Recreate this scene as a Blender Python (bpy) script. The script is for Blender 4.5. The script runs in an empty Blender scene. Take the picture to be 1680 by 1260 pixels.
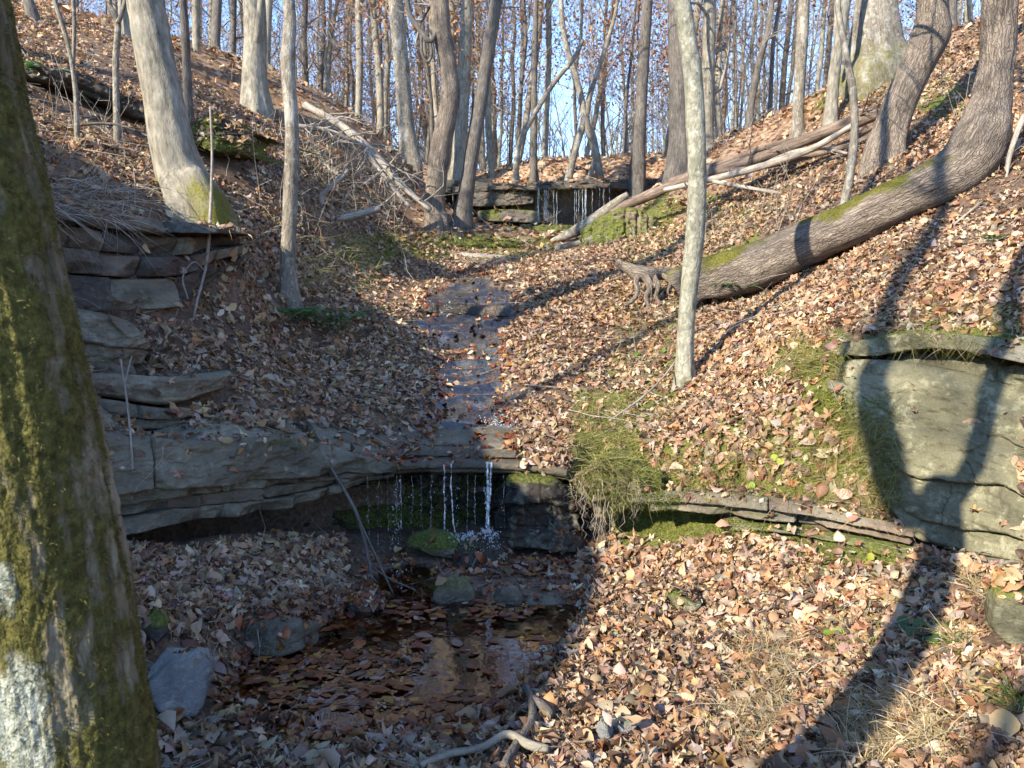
import bpy, math, random
import numpy as np
from mathutils import Vector
from mathutils.bvhtree import BVHTree
rng = np.random.default_rng(7)
random.seed(7)
sc = bpy.context.scene
COL = sc.collection
# ------------------------------------------------------------------ camera
F, PITCH, EYE = 1270.0, math.radians(5.0), 1.6
cp, sp = math.cos(PITCH), math.sin(PITCH)
cam_d = bpy.data.cameras.new('camera'); cam = bpy.data.objects.new('camera', cam_d); COL.objects.link(cam)
cam.location = (0, 0, EYE); cam.rotation_euler = (math.pi/2 - PITCH, 0, 0)
cam_d.sensor_width = 36; cam_d.lens = 36*F/1680; cam_d.clip_end = 600; cam_d.clip_start = 0.05
cam_d.dof.use_dof = True; cam_d.dof.focus_distance = 5.0; cam_d.dof.aperture_fstop = 11.0
sc.camera = cam
def ray(px, py):
    a, b = (px-840)/F, (630-py)/F
    return np.array([a, cp + b*sp, b*cp - sp])
def at(px, py, d):
    r = ray(px, py)
    return np.array([0, 0, EYE]) + r*(d/r[1])
def proj(P):
    P = np.asarray(P, float); x = P[..., 0]; y = P[..., 1]; z = P[..., 2]-EYE
    f = y*cp - z*sp; u = y*sp + z*cp
    f = np.where(f < 0.05, 0.05, f)
    return 840 + F*x/f, 630 - F*u/f
def inpoly(px, py, poly):
    px = np.asarray(px); py = np.asarray(py); ins = np.zeros(px.shape, bool); n = len(poly)
    for i in range(n):
        x0, y0 = poly[i]; x1, y1 = poly[(i+1) % n]
        if y0 == y1: continue
        c = ((y0 > py) != (y1 > py)) & (px < (x1-x0)*(py-y0)/(y1-y0)+x0)
        ins ^= c
    return ins
# ------------------------------------------------------------------ noise
def _h(i, j, k, seed):
    n = (i.astype(np.int64)*374761393 + j.astype(np.int64)*668265263 + k.astype(np.int64)*2147483647 + seed*1274126177) & 0xffffffff
    n = ((n ^ (n >> 13))*1274126177) & 0xffffffff
    n = (n ^ (n >> 16))
    n = (n*2246822519) & 0xffffffff
    return ((n ^ (n >> 15)) & 0xffff)/65535.0
def vn(p, seed=0):
    p = np.asarray(p, float); f = np.floor(p); t = p-f; t = t*t*(3-2*t); f = f.astype(np.int64)
    i, j, k = f[..., 0], f[..., 1], f[..., 2]; a, b, c = t[..., 0], t[..., 1], t[..., 2]
    def L(x, y, w): return x+(y-x)*w
    return L(L(L(_h(i, j, k, seed), _h(i+1, j, k, seed), a), L(_h(i, j+1, k, seed), _h(i+1, j+1, k, seed), a), b),
             L(L(_h(i, j, k+1, seed), _h(i+1, j, k+1, seed), a), L(_h(i, j+1, k+1, seed), _h(i+1, j+1, k+1, seed), a), b), c)*2-1
def fbm(p, o=4, seed=0):
    p = np.asarray(p, float); s = 0; a = .5
    for q in range(o): s = s + a*vn(p*(2**q), seed+q*17); a *= .5
    return s
def h1(n, seed=0):
    n = np.asarray(n); return _h(n, n*0+3, n*0+11, seed)
def n1(x, seed=0):
    x = np.asarray(x, float); return vn(np.stack([x, x*0+.37, x*0+.71], -1), seed)
def sstep(a, b, x):
    t = np.clip((x-a)/(b-a), 0, 1); return t*t*(3-2*t)
# ------------------------------------------------------------------ mesh builder
class MB:
    def __init__(s): s.v = []; s.q = []; s.t = []; s.n = 0; s.att = {}; s.cnt = []
    def add(s, v, q=None, t=None, **att):
        v = np.asarray(v, float).reshape(-1, 3); m = len(v)
        s.v.append(v)
        if q is not None and len(q): s.q.append(np.asarray(q, np.int64).reshape(-1, 4)+s.n)
        if t is not None and len(t): s.t.append(np.asarray(t, np.int64).reshape(-1, 3)+s.n)
        for k, a in att.items():
            a = np.asarray(a, float)
            s.att.setdefault(k, []).append((s.n, a))
        s.n += m
    def build(s, name, mat, parent=None, smooth=True, loc=None):
        v = np.concatenate(s.v) if s.v else np.zeros((0, 3))
        off = np.zeros(3)
        if parent is not None:
            r = parent
            while r.parent is not None: r = r.parent
            off = np.array(r.location)
        if loc is not None: off = np.asarray(loc, float)
        q = np.concatenate(s.q) if s.q else np.zeros((0, 4), np.int64)
        t = np.concatenate(s.t) if s.t else np.zeros((0, 3), np.int64)
        me = bpy.data.meshes.new(name)
        me.vertices.add(len(v)); me.vertices.foreach_set('co', (v-off).astype(np.float32).ravel())
        nl = len(q)*4+len(t)*3
        me.loops.add(nl); me.loops.foreach_set('vertex_index', np.concatenate([q.ravel(), t.ravel()]).astype(np.int32))
        me.polygons.add(len(q)+len(t))
        st = np.concatenate([np.arange(len(q))*4, len(q)*4+np.arange(len(t))*3]).astype(np.int32)
        me.polygons.foreach_set('loop_start', st)
        try: me.polygons.foreach_set('loop_total', np.concatenate([np.full(len(q), 4), np.full(len(t), 3)]).astype(np.int32))
        except Exception: pass
        me.polygons.foreach_set('use_smooth', np.full(len(q)+len(t), bool(smooth)))
        me.update(calc_edges=True)
        for k, lst in s.att.items():
            d = lst[0][1].shape[1] if lst[0][1].ndim > 1 else 1
            arr = np.zeros((len(v), d))
            for o, a in lst: arr[o:o+len(a)] = a.reshape(len(a), d)
            if d == 1: A = me.attributes.new(k, 'FLOAT', 'POINT'); A.data.foreach_set('value', arr.astype(np.float32).ravel())
            elif d == 3: A = me.attributes.new(k, 'FLOAT_VECTOR', 'POINT'); A.data.foreach_set('vector', arr.astype(np.float32).ravel())
            else: A = me.attributes.new(k, 'FLOAT_COLOR', 'POINT'); A.data.foreach_set('color', arr.astype(np.float32).ravel())
        if mat is not None: me.materials.append(mat)
        o = bpy.data.objects.new(name, me); COL.objects.link(o)
        if parent is not None: o.parent = parent
        elif loc is not None: o.location = off
        return o
def tag(o, label=None, cat=None, group=None, kind=None):
    if label: o['label'] = label
    if cat: o['category'] = cat
    if group: o['group'] = group
    if kind: o['kind'] = kind
    return o
def thing(name, label, cat, loc, group=None):
    o = bpy.data.objects.new(name, None); COL.objects.link(o); o.location = [float(c) for c in loc]; o.empty_display_size = .1
    return tag(o, label, cat, group)
def nrm(v):
    v = np.asarray(v, float); return v/np.maximum(np.linalg.norm(v, axis=-1, keepdims=True), 1e-9)
def spline(P, n):
    """Catmull-Rom through the rows of P, n samples evenly spaced in arc length"""
    P = np.asarray(P, float)
    if len(P) == 2:
        t = np.linspace(0, 1, n)[:, None]; return P[0]*(1-t)+P[1]*t
    A = np.vstack([2*P[0]-P[1], P, 2*P[-1]-P[-2]]); out = []
    for i in range(1, len(A)-2):
        t = np.linspace(0, 1, 16, endpoint=False)[:, None]
        p0, p1, p2, p3 = A[i-1], A[i], A[i+1], A[i+2]
        out.append(.5*((2*p1)+(-p0+p2)*t+(2*p0-5*p1+4*p2-p3)*t*t+(-p0+3*p1-3*p2+p3)*t**3))
    out = np.vstack(out+[A[-2][None]])
    k = min(3, P.shape[1])
    s = np.concatenate([[0], np.cumsum(np.linalg.norm(np.diff(out[:, :k], axis=0), axis=1))])
    u = np.linspace(0, s[-1], n)
    return np.stack([np.interp(u, s, out[:, c]) for c in range(P.shape[1])], 1)
def tube(mb, pts, rad, sides=8, disp=None, cap=True, moss=None, v0=0.0, **att):
    """tube along pts (n,3); rad scalar or (n,); disp(bco, normal, pos) -> outward offset"""
    pts = np.asarray(pts, float); n = len(pts); rad = np.broadcast_to(np.asarray(rad, float), (n,))
    T = nrm(np.gradient(pts, axis=0))
    ref = np.array([0, -1.0, 0]) if abs(T[0][1]) < .9 else np.array([1.0, 0, 0])
    U = np.zeros((n, 3)); u = nrm(ref-T[0]*np.dot(ref, T[0])); U[0] = u
    for i in range(1, n):
        u = u-T[i]*np.dot(u, T[i]); u = u/max(np.linalg.norm(u), 1e-9); U[i] = u
    V = np.cross(T, U)
    th = np.linspace(0, 2*math.pi, sides, endpoint=False)
    N = U[:, None, :]*np.cos(th)[None, :, None]+V[:, None, :]*np.sin(th)[None, :, None]
    s = np.concatenate([[0], np.cumsum(np.linalg.norm(np.diff(pts, axis=0), axis=1))])+v0
    r = np.maximum(rad, .004)
    bco = np.stack([np.cos(th)[None]*r[:, None], np.sin(th)[None]*r[:, None], np.repeat(s[:, None], sides, 1)], -1)
    R = np.repeat(rad[:, None], sides, 1)
    P0 = pts[:, None, :]+N*R[..., None]
    if disp is not None: P0 = P0+N*np.asarray(disp(bco, N, P0))[..., None]
    i = np.arange(n-1)[:, None]*sides; j = np.arange(sides)[None]; j2 = (j+1) % sides
    q = np.stack([i+j, i+j2, i+sides+j2, i+sides+j], -1).reshape(-1, 4)
    vs = P0.reshape(-1, 3); b = bco.reshape(-1, 3); tt = None
    nv = n*sides
    if cap and sides >= 3:
        vs = np.vstack([vs, pts[:1], pts[-1:]]); b = np.vstack([b, [[0, 0, s[0]]], [[0, 0, s[-1]]]])
        tt = [[nv, (k+1) % sides, k] for k in range(sides)]+[[nv+1, nv-sides+k, nv-sides+(k+1) % sides] for k in range(sides)]
    a2 = {'bco': b}
    if moss is not None:
        m = np.asarray(moss(bco, N, P0)).reshape(-1)
        if cap: m = np.concatenate([m, [0, 0]])
        a2['moss'] = m
    for k, val in att.items():
        a2[k] = np.broadcast_to(np.asarray(val, float), (len(vs),)+np.shape(val)).copy()
    mb.add(vs, q, tt, **a2)
# ------------------------------------------------------------------ node helper
def newmat(name):
    m = bpy.data.materials.new(name); m.use_nodes = True; nt = m.node_tree; nt.nodes.clear()
    return m, N(nt)
class N:
    def __init__(s, nt): s.nt = nt
    def __call__(s, typ, ins=None, **props):
        n = s.nt.nodes.new(typ)
        for k, v in props.items(): setattr(n, k, v)
        for k, v in (ins or {}).items():
            sock = n.inputs[k]
            if isinstance(v, bpy.types.NodeSocket): s.nt.links.new(v, sock)
            else:
                if isinstance(v, (tuple, list)) and sock.type == 'RGBA' and len(v) == 3: v = (*v, 1)
                sock.default_value = v
        return n
    def attr(s, name, out='Fac'): return s('ShaderNodeAttribute', attribute_name=name).outputs[out]
    def noise(s, vec, scale, detail=4, rough=.55, out=0, dist=0):
        return s('ShaderNodeTexNoise', {'Vector': vec, 'Scale': scale, 'Detail': detail, 'Roughness': rough, 'Distortion': dist}).outputs[out]
    def ramp(s, fac, stops, interp='LINEAR'):
        n = s('ShaderNodeValToRGB', {'Fac': fac}); cr = n.color_ramp; cr.interpolation = interp
        while len(cr.elements) < len(stops): cr.elements.new(.5)
        for e, (p, c) in zip(cr.elements, stops):
            e.position = p; c = (c, c, c) if isinstance(c, (int, float)) else c; e.color = (*c[:3], 1)
        return n.outputs[0]
    def mix(s, fac, a, b, blend='MIX'):
        n = s('ShaderNodeMix', data_type='RGBA', blend_type=blend)
        for k, v in ((0, fac), (6, a), (7, b)):
            if isinstance(v, bpy.types.NodeSocket): s.nt.links.new(v, n.inputs[k])
            else: n.inputs[k].default_value = (*v, 1) if isinstance(v, (tuple, list)) and len(v) == 3 else v
        return n.outputs[2]
    def math(s, op, a, b=0.0, clamp=False):
        n = s('ShaderNodeMath', operation=op, use_clamp=clamp)
        for k, v in ((0, a), (1, b)):
            if isinstance(v, bpy.types.NodeSocket): s.nt.links.new(v, n.inputs[k])
            else: n.inputs[k].default_value = v
        return n.outputs[0]
    def mapping(s, vec, scale=(1, 1, 1), rot=(0, 0, 0), loc=(0, 0, 0)):
        return s('ShaderNodeMapping', {'Vector': vec, 'Scale': scale, 'Rotation': rot, 'Location': loc}).outputs[0]
    def bump(s, h, strength=.5, dist=.02, normal=None):
        d = {'Height': h, 'Strength': strength, 'Distance': dist}
        if normal is not None: d['Normal'] = normal
        return s('ShaderNodeBump', d).outputs[0]
    def out(s, surf): s('ShaderNodeOutputMaterial', {'Surface': surf})
    def pbsdf(s, col, rough=.7, normal=None, spec=.3, **kw):
        d = {'Base Color': col, 'Roughness': rough, 'Specular IOR Level': spec}
        if normal is not None: d['Normal'] = normal
        d.update(kw)
        return s('ShaderNodeBsdfPrincipled', d).outputs[0]
    def obj(s): return s('ShaderNodeTexCoord').outputs['Object']
# ------------------------------------------------------------------ world + sun
SUN_AZ, SUN_EL = (0.73, 0.685), math.radians(29)
_h2 = np.array(SUN_AZ)/np.hypot(*SUN_AZ)
LDIR = np.array([_h2[0]*math.cos(SUN_EL), _h2[1]*math.cos(SUN_EL), -math.sin(SUN_EL)])   # light travels this way
w = bpy.data.worlds.new('World'); sc.world = w; w.use_nodes = True
nt = w.node_tree; nt.nodes.clear(); n = N(nt)
sky = n('ShaderNodeTexSky', sky_type='NISHITA', sun_disc=False, sun_elevation=SUN_EL, sun_rotation=math.atan2(-_h2[0], -_h2[1]),
        altitude=600.0, air_density=.75, dust_density=.0, ozone_density=2.6)
bg = n('ShaderNodeBackground', {'Color': sky.outputs[0], 'Strength': .15})
nt.links.new(bg.outputs[0], n('ShaderNodeOutputWorld').inputs[0])
sd = bpy.data.lights.new('sun', 'SUN'); sd.energy = 3.15; sd.angle = math.radians(.53); sd.color = (1, .9, .73)
so = bpy.data.objects.new('sun', sd); COL.objects.link(so)
so.rotation_euler = Vector(LDIR).to_track_quat('-Z', 'Y').to_euler(); so.location = (-10, -6, 12)
sc.view_settings.view_transform = 'Standard'; sc.view_settings.look = 'None'; sc.view_settings.gamma = 1
sc.view_settings.exposure = 2.0
sc.cycles.max_bounces = 8; sc.cycles.transparent_max_bounces = 24; sc.cycles.caustics_reflective = False; sc.cycles.caustics_refractive = False
sc.cycles.use_denoising = True
# ------------------------------------------------------------------ materials
def mat_leaf(name, trans=.22, rough=.55, spec=.35):
    m, n = newmat(name)
    c = n.attr('col', 'Color'); o = n.obj()
    c = n.mix(n.math('MULTIPLY', n.noise(o, 60, 3), .55), c, n.mix(1.0, c, (.55, .5, .47), 'MULTIPLY'))
    b = n.bump(n.noise(o, 110, 3), .35, .004)
    p = n.pbsdf(c, rough, b, spec)
    t = n('ShaderNodeBsdfTranslucent', {'Color': n.mix(1.0, c, (1.0, .8, .55), 'MULTIPLY'), 'Normal': b}).outputs[0]
    n.out(n('ShaderNodeMixShader', {0: trans, 1: p, 2: t}).outputs[0])
    return m
M = {}
M['leaf'] = mat_leaf('dry_leaf')
M['wet_leaf'] = mat_leaf('wet_leaf', .06, .34, .4)
M['green'] = mat_leaf('green_leaf', .3, .45, .4)
def mat_soil():
    m, n = newmat('forest_soil'); o = n.obj()
    a = n.noise(o, 5, 6); b = n.noise(o, 38, 5, .65)
    c = n.ramp(n.math('ADD', n.math('MULTIPLY', a, .4), n.math('MULTIPLY', b, .6)), [(.3, (.03, .02, .013)), (.45, (.09, .06, .04)), (.6, (.2, .13, .085)), (.75, (.3, .21, .14))])
    far = n.attr('far'); leafy = n('ShaderNodeTexVoronoi', {'Vector': o, 'Scale': 9.0}).outputs['Color']
    lc = n.ramp(n('ShaderNodeSeparateColor', {'Color': leafy}).outputs[0], [(0, (.13, .065, .03)), (.35, (.3, .17, .09)), (.7, (.42, .28, .17)), (1, (.5, .36, .25))])
    c = n.mix(far, c, lc)
    # bare wet rock of the stream bed
    wet = n.attr('wet')
    rk = n.ramp(n.noise(n.mapping(o, (2, 7, 7)), 3, 6, .6), [(.3, (.04, .042, .045)), (.5, (.11, .113, .116)), (.7, (.23, .23, .225))])
    c = n.mix(wet, c, rk)
    ms = n.attr('moss'); mm = n.ramp(n.math('MULTIPLY', ms, n.math('ADD', n.noise(o, 9, 5), .55)), [(.4, 0), (.62, 1)])
    mc = n.ramp(n.noise(o, 45, 4), [(.3, (.05, .06, .012)), (.55, (.14, .15, .03)), (.75, (.24, .23, .06))])
    c = n.mix(mm, c, mc)
    r = n.math('SUBTRACT', .9, n.math('MULTIPLY', wet, .62))
    bp = n.bump(n.math('ADD', b, n.math('MULTIPLY', n.noise(o, 140, 3), .4)), .8, .03)
    n.out(n.pbsdf(c, r, bp, .35)); return m
M['soil'] = mat_soil()
def mat_rock(name, c0, c1, c2, lichen=(.5, .5, .4), lam=.25, stain=(.2, .1, .05), stam=.3, rough=.85, band=(1.2, 1.2, 4), bs=1.0, tilt=(0, 0, 0), grain=160):
    m, n = newmat(name); o = n.obj()
    st = n.mapping(o, band, tilt)
    a = n.noise(o, 2.2, 6, .6); b = n.noise(st, 2.0, 7, .62, dist=.4); g = n.noise(o, grain, 4, .7)
    fine = n.noise(n.mapping(o, (5, 5, 16), tilt), 3, 5, .65)
    v = n.math('ADD', n.math('ADD', n.math('MULTIPLY', a, .45), n.math('MULTIPLY', b, .4)), n.math('MULTIPLY', g, .25))
    c = n.ramp(v, [(.38, c0), (.54, c1), (.7, c2)])
    c = n.mix(n.ramp(n.noise(st, 1.1, 5, .6), [(.54, 0), (.68, stam)]), c, stain)
    c = n.mix(n.ramp(n.math('MULTIPLY', n.noise(o, 14, 6, .7), n.math('ADD', n.noise(o, 2.5, 3), .45)), [(.5, 0), (.62, lam)]), c, lichen)
    ms = n.attr('moss'); nz = n('ShaderNodeSeparateXYZ', {0: n('ShaderNodeNewGeometry').outputs['Normal']}).outputs[2]
    mm = n.math('MULTIPLY', ms, n.math('ADD', n.noise(o, 7, 6, .65), n.math('ADD', .42, n.math('MULTIPLY', nz, .12))))
    mm = n.ramp(mm, [(.46, 0), (.62, 1)])
    mc = n.ramp(n.noise(o, 60, 4), [(.3, (.035, .045, .01)), (.5, (.1, .115, .022)), (.7, (.2, .2, .045))])
    c = n.mix(mm, c, mc)
    wet = n.attr('wet')
    c = n.mix(wet, c, n.mix(1.0, c, (.5, .48, .47), 'MULTIPLY'))
    r = n.math('SUBTRACT', rough, n.math('MULTIPLY', wet, .55))
    hgt = n.math('ADD', n.math('ADD', n.math('MULTIPLY', b, .5), n.math('MULTIPLY', fine, .35)), n.math('ADD', n.math('MULTIPLY', g, .22), n.math('MULTIPLY', n.noise(o, 22, 5, .65), .5)))
    bp = n.bump(hgt, bs, .035)
    n.out(n.pbsdf(c, r, bp, .3)); return m
M['rock_grey'] = mat_rock('weathered_sandstone', (.062, .053, .038), (.17, .148, .106), (.3, .268, .195), stain=(.17, .11, .07), stam=.45)
M['rock_dark'] = mat_rock('dark_bedrock', (.03, .027, .023), (.075, .066, .055), (.15, .13, .11), stain=(.11, .05, .035), stam=.6, lichen=(.26, .26, .21), lam=.25)
M['rock_brown'] = mat_rock('iron_stained_sandstone', (.05, .04, .03), (.14, .11, .08), (.25, .21, .155), stain=(.17, .095, .058), stam=.55, lichen=(.3, .3, .24), lam=.2, band=(1.2, 1.2, 4), bs=1.0)
M['rock_buff'] = mat_rock('buff_sandstone', (.06, .056, .034), (.15, .14, .085), (.27, .25, .16), lichen=(.34, .325, .21), lam=.7, stain=(.09, .085, .05), stam=.65, band=(.9, .9, 3), bs=.9, grain=130)
M['rock_wet'] = mat_rock('wet_rock', (.02, .018, .015), (.065, .056, .045), (.14, .12, .095), stain=(.15, .08, .045), stam=.6, rough=.5, band=(4, 4, 2.5))
M['rock_wet_shaded'] = mat_rock('wet_rock_recess_shade', (.012, .011, .009), (.035, .03, .024), (.08, .068, .05), stain=(.09, .05, .03), stam=.6, rough=.5, band=(4, 4, 2))  # wet rock, its colour lowered further to carry the shade of the recess
M['stone'] = mat_rock('stream_stone', (.09, .092, .09), (.19, .195, .19), (.33, .335, .325), lam=.35, stain=(.15, .14, .11), stam=.5, band=(2, 2, 2), bs=.9)
M['dirt_root'] = mat_rock('clay_bank', (.08, .055, .04), (.2, .15, .11), (.34, .27, .2), lichen=(.2, .2, .1), stain=(.1, .07, .04), band=(6, 6, 1.5))
def mat_bark(name, c0, c1, c2, sx=34, sz=.22, lich=(.55, .57, .5), lam=.0, bs=.8, ck=.2, patch=None, pam=.0, mossc=((.05, .05, .01), (.13, .125, .022), (.22, .2, .04))):
    m, n = newmat(name); v = n.attr('bco', 'Vector')
    q = n.mapping(v, (1, 1, sz))
    a = n.noise(q, sx, 6, .65); b = n.noise(n.mapping(v, (1, 1, .6)), 5, 5, .6); g = n.noise(v, 160, 3, .7)
    vo = n('ShaderNodeTexVoronoi', {'Vector': n.mix(.08, q, n('ShaderNodeTexNoise', {'Vector': v, 'Scale': 9.0}).outputs['Color']), 'Scale': sx*1.1}, feature='DISTANCE_TO_EDGE').outputs[0]
    cr = n.ramp(vo, [(0, 0), (.16, 1)])
    h = n.math('ADD', n.math('MULTIPLY', a, .7), n.math('ADD', n.math('MULTIPLY', cr, ck), n.math('MULTIPLY', g, .16)))
    c = n.ramp(n.math('ADD', n.math('MULTIPLY', a, .6), n.math('ADD', n.math('MULTIPLY', b, .35), n.math('MULTIPLY', cr, .1*ck/.35))), [(.36, c0), (.52, c1), (.68, c2)])
    if patch is not None: c = n.mix(n.ramp(n.noise(n.mapping(v, (1, 1, .45)), 7, 6, .7), [(.52, 0), (.62, pam)]), c, patch)
    if lam: c = n.mix(n.ramp(n.noise(v, 16, 5, .7), [(.55, 0), (.64, lam)]), c, lich)
    ms = n.attr('moss')
    mm = n.math('MULTIPLY', ms, n.math('ADD', n.math('ADD', n.math('MULTIPLY', n.noise(n.mapping(v, (1, 1, .5)), 11, 6, .7), .8), n.math('MULTIPLY', a, .35)), .45))
    mm = n.ramp(mm, [(.46, 0), (.6, 1)])
    c = n.mix(mm, c, n.ramp(n.noise(v, 70, 4, .7), [(.3, mossc[0]), (.5, mossc[1]), (.72, mossc[2])]))
    lc = n.attr('lichen')
    lm = n.ramp(n.math('MULTIPLY', lc, n.math('ADD', n.math('MULTIPLY', n.noise(v, 42, 5, .75), 1.6), n.math('SUBTRACT', n.noise(v, 14, 3), .3))), [(.5, 0), (.72, .9)])
    c = n.mix(lm, c, n.ramp(n.noise(v, 90, 3), [(.3, (.16, .18, .14)), (.5, (.36, .39, .32)), (.7, (.55, .58, .5))]))
    h = n.math('ADD', h, n.math('MULTIPLY', n.math('ADD', mm, lm), n.math('MULTIPLY', n.noise(v, 85, 4, .75), .6)))
    n.out(n.pbsdf(c, .9, n.bump(h, bs, .02), .2)); return m
M['bark_moss'] = mat_bark('mossy_flaky_bark', (.075, .066, .04), (.19, .165, .105), (.33, .29, .205), sx=60, sz=.2, patch=(.38, .335, .25), pam=.6, bs=.9, ck=.08, mossc=((.035, .034, .01), (.095, .088, .022), (.18, .16, .045)))
M['bark_pale'] = mat_bark('pale_grey_bark', (.1, .09, .07), (.26, .235, .185), (.42, .385, .31), sx=24, sz=.3, patch=(.17, .165, .135), pam=.6, bs=.8, ck=.06)
M['bark_olive'] = mat_bark('olive_grey_bark', (.09, .088, .066), (.225, .215, .165), (.37, .35, .275), sx=20, sz=.5, lam=.5, lich=(.45, .46, .38), patch=(.12, .12, .085), pam=.6, bs=.6)
M['bark_grey'] = mat_bark('grey_bark', (.075, .064, .05), (.185, .16, .127), (.31, .275, .22), sx=34, sz=.25, lam=.35, patch=(.42, .42, .38), pam=.5, bs=.6)
M['bark_dark'] = mat_bark('dark_bark', (.05, .043, .037), (.12, .105, .09), (.21, .19, .165), sx=36, sz=.22, bs=.7)
M['bark_brown'] = mat_bark('furrowed_brown_bark', (.05, .04, .032), (.17, .137, .108), (.3, .25, .2), sx=40, sz=.13, bs=1.2, ck=.3, patch=(.1, .085, .07), pam=.5)
M['wood_dead'] = mat_bark('weathered_dead_wood', (.13, .11, .09), (.32, .28, .23), (.5, .45, .38), sx=40, sz=.1, bs=.7)
M['wood_brown'] = mat_bark('brown_dead_wood', (.06, .045, .036), (.17, .125, .095), (.3, .235, .185), sx=40, sz=.1, bs=.8)
M['twig'] = mat_bark('twig_bark', (.13, .11, .09), (.25, .22, .19), (.36, .33, .29), sx=60, sz=.4, bs=.3)
def mat_plain(name, c, rough=.6, var=.4, sc_=20):
    m, n = newmat(name); o = n.obj()
    n.out(n.pbsdf(n.mix(n.math('MULTIPLY', n.noise(o, sc_, 4), var), c, tuple(x*.4 for x in c)), rough)); return m
def mat_blade(name, trans=.3):
    m, n = newmat(name); c = n.attr('col', 'Color')
    p = n.pbsdf(c, .6, None, .3); t = n('ShaderNodeBsdfTranslucent', {'Color': c}).outputs[0]
    n.out(n('ShaderNodeMixShader', {0: trans, 1: p, 2: t}).outputs[0]); return m
M['blade'] = mat_blade('grass_blade')
def mat_water(name, tint=(.75, .6, .42), ripple=30, bs=.12, stretch=(1, 1, 1), refl=1.0):
    m, n = newmat(name); o = n.obj()
    b = n.bump(n.math('ADD', n.noise(n.mapping(o, stretch), ripple, 3, .5), n.math('MULTIPLY', n.noise(o, ripple*.25, 2), 1.2)), bs, .02)
    fr = n('ShaderNodeFresnel', {'IOR': 1.36, 'Normal': b}).outputs[0]
    fr = n.math('MULTIPLY', fr, refl, True)
    g = n('ShaderNodeBsdfGlossy', {'Color': (1, 1, 1, 1), 'Roughness': .03, 'Normal': b}).outputs[0]
    t = n('ShaderNodeBsdfTransparent', {'Color': (*tint, 1)}).outputs[0]
    n.out(n('ShaderNodeMixShader', {0: fr, 1: t, 2: g}).outputs[0]); return m
M['pool'] = mat_water('pool_water', (.84, .64, .42), 12, .07, refl=2.3)
M['stream'] = mat_water('stream_water', (.88, .88, .86), 24, .4, (1, .6, 1), 2.5)
def mat_fall():
    m, n = newmat('falling_water'); o = n.obj()
    fac = n.ramp(n.noise(n.mapping(o, (1, 1, .25)), 60, 4, .7), [(.4, .12), (.62, .75)])
    g = n('ShaderNodeBsdfGlossy', {'Color': (1, 1, 1, 1), 'Roughness': .12}).outputs[0]
    d = n('ShaderNodeBsdfDiffuse', {'Color': (.85, .9, .95, 1)}).outputs[0]
    t = n('ShaderNodeBsdfTransparent', {'Color': (.93, .95, .96, 1)}).outputs[0]
    gd = n('ShaderNodeMixShader', {0: .55, 1: g, 2: d}).outputs[0]
    n.out(n('ShaderNodeMixShader', {0: fac, 1: t, 2: gd}).outputs[0]); return m
M['fall'] = mat_fall()
# ------------------------------------------------------------------ terrain
UP = [  # (px, py, depth) on the ground beyond the ledge
 (760,750,5.45),(650,745,5.4),(750,690,6.1),(640,690,6.0),(830,690,6.1),(760,620,7.2),(640,620,7.0),(790,560,8.3),(700,545,8.5),(760,522,9.3),(860,560,8.0),
 (760,500,9.75),(690,490,10),(840,490,10),(760,455,11.2),(650,440,12.2),(740,428,13.2),(850,432,13.0),(740,392,14.6),(640,392,14.6),(840,398,15.0),
 (860,390,18.2),(930,390,18.2),(780,387,18),(800,390,19.8),(880,391,19.8),(960,391,19.8),(880,391,20.5),(800,388,20.4),(960,388,20.4),(740,372,15.6),(800,370,16.4),
 (880,297,21.7),(970,293,21.7),(790,296,21.7),(780,286,23),(700,280,22.5),(880,282,25),(1060,275,22),(1050,330,20.0),(700,330,19.5),
 (1100,292,18.5),(1200,240,17),(1310,225,15),(1430,110,14),(1530,110,13.2),(1600,90,12.4),(1680,62,11.5),(1750,30,11),
 (1060,420,12.2),(1130,410,11.6),(1180,350,13),(1250,330,12.3),(1400,270,11),(1450,262,10.2),(1560,250,9.2),(1640,190,9.6),(1680,240,8.4),
 (1000,520,9),(900,600,7.4),(910,690,6.0),(960,745,5.35),(1040,760,5.05),(1100,700,5.7),(1120,625,6.7),(1200,600,6.3),(1220,520,7.4),(1300,500,6.9),(1160,480,9),(1250,478,8.6),(1400,420,7.6),(1520,355,7.4),(1620,300,7.2),
 (1400,480,6.1),(1395,560,4.95),(1480,520,5.1),(1550,500,5.0),(1680,500,4.55),(1600,430,5.6),(1680,400,5.7),(1680,310,6.9),(1760,480,4.3),
 (1200,700,5.05),(1200,790,4.75),(1300,640,5.2),(1320,740,4.75),(1330,800,4.55),(1425,760,4.48),(1462,845,4.3),(1100,790,4.95),(1392,660,4.68),
 (60,50,12),(150,90,11.5),(250,85,13),(400,180,14),(560,215,15.5),(660,258,18),(50,150,9),(100,200,8.2),(180,230,8.4),(220,280,6.8),(300,300,7.2),(420,250,11),(560,270,13.5),(520,330,11),(640,340,14),
 (420,400,8.3),(470,490,8.0),(560,400,11),(560,460,9.8),(560,540,7.8),(440,560,6.8),(560,640,6.4),(600,700,5.7),
 (385,372,6.75),(300,350,6.5),(200,335,5.95),(100,300,5.7),(40,310,5.3),
 (400,450,7.0),(340,520,6.1),(270,570,5.45),(390,600,5.7),(300,660,5.0),(350,690,4.8),(450,690,5.2),(560,728,5.25),(480,640,5.8),
 (150,620,4.95),(180,700,4.62),(110,520,5.2)]
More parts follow.
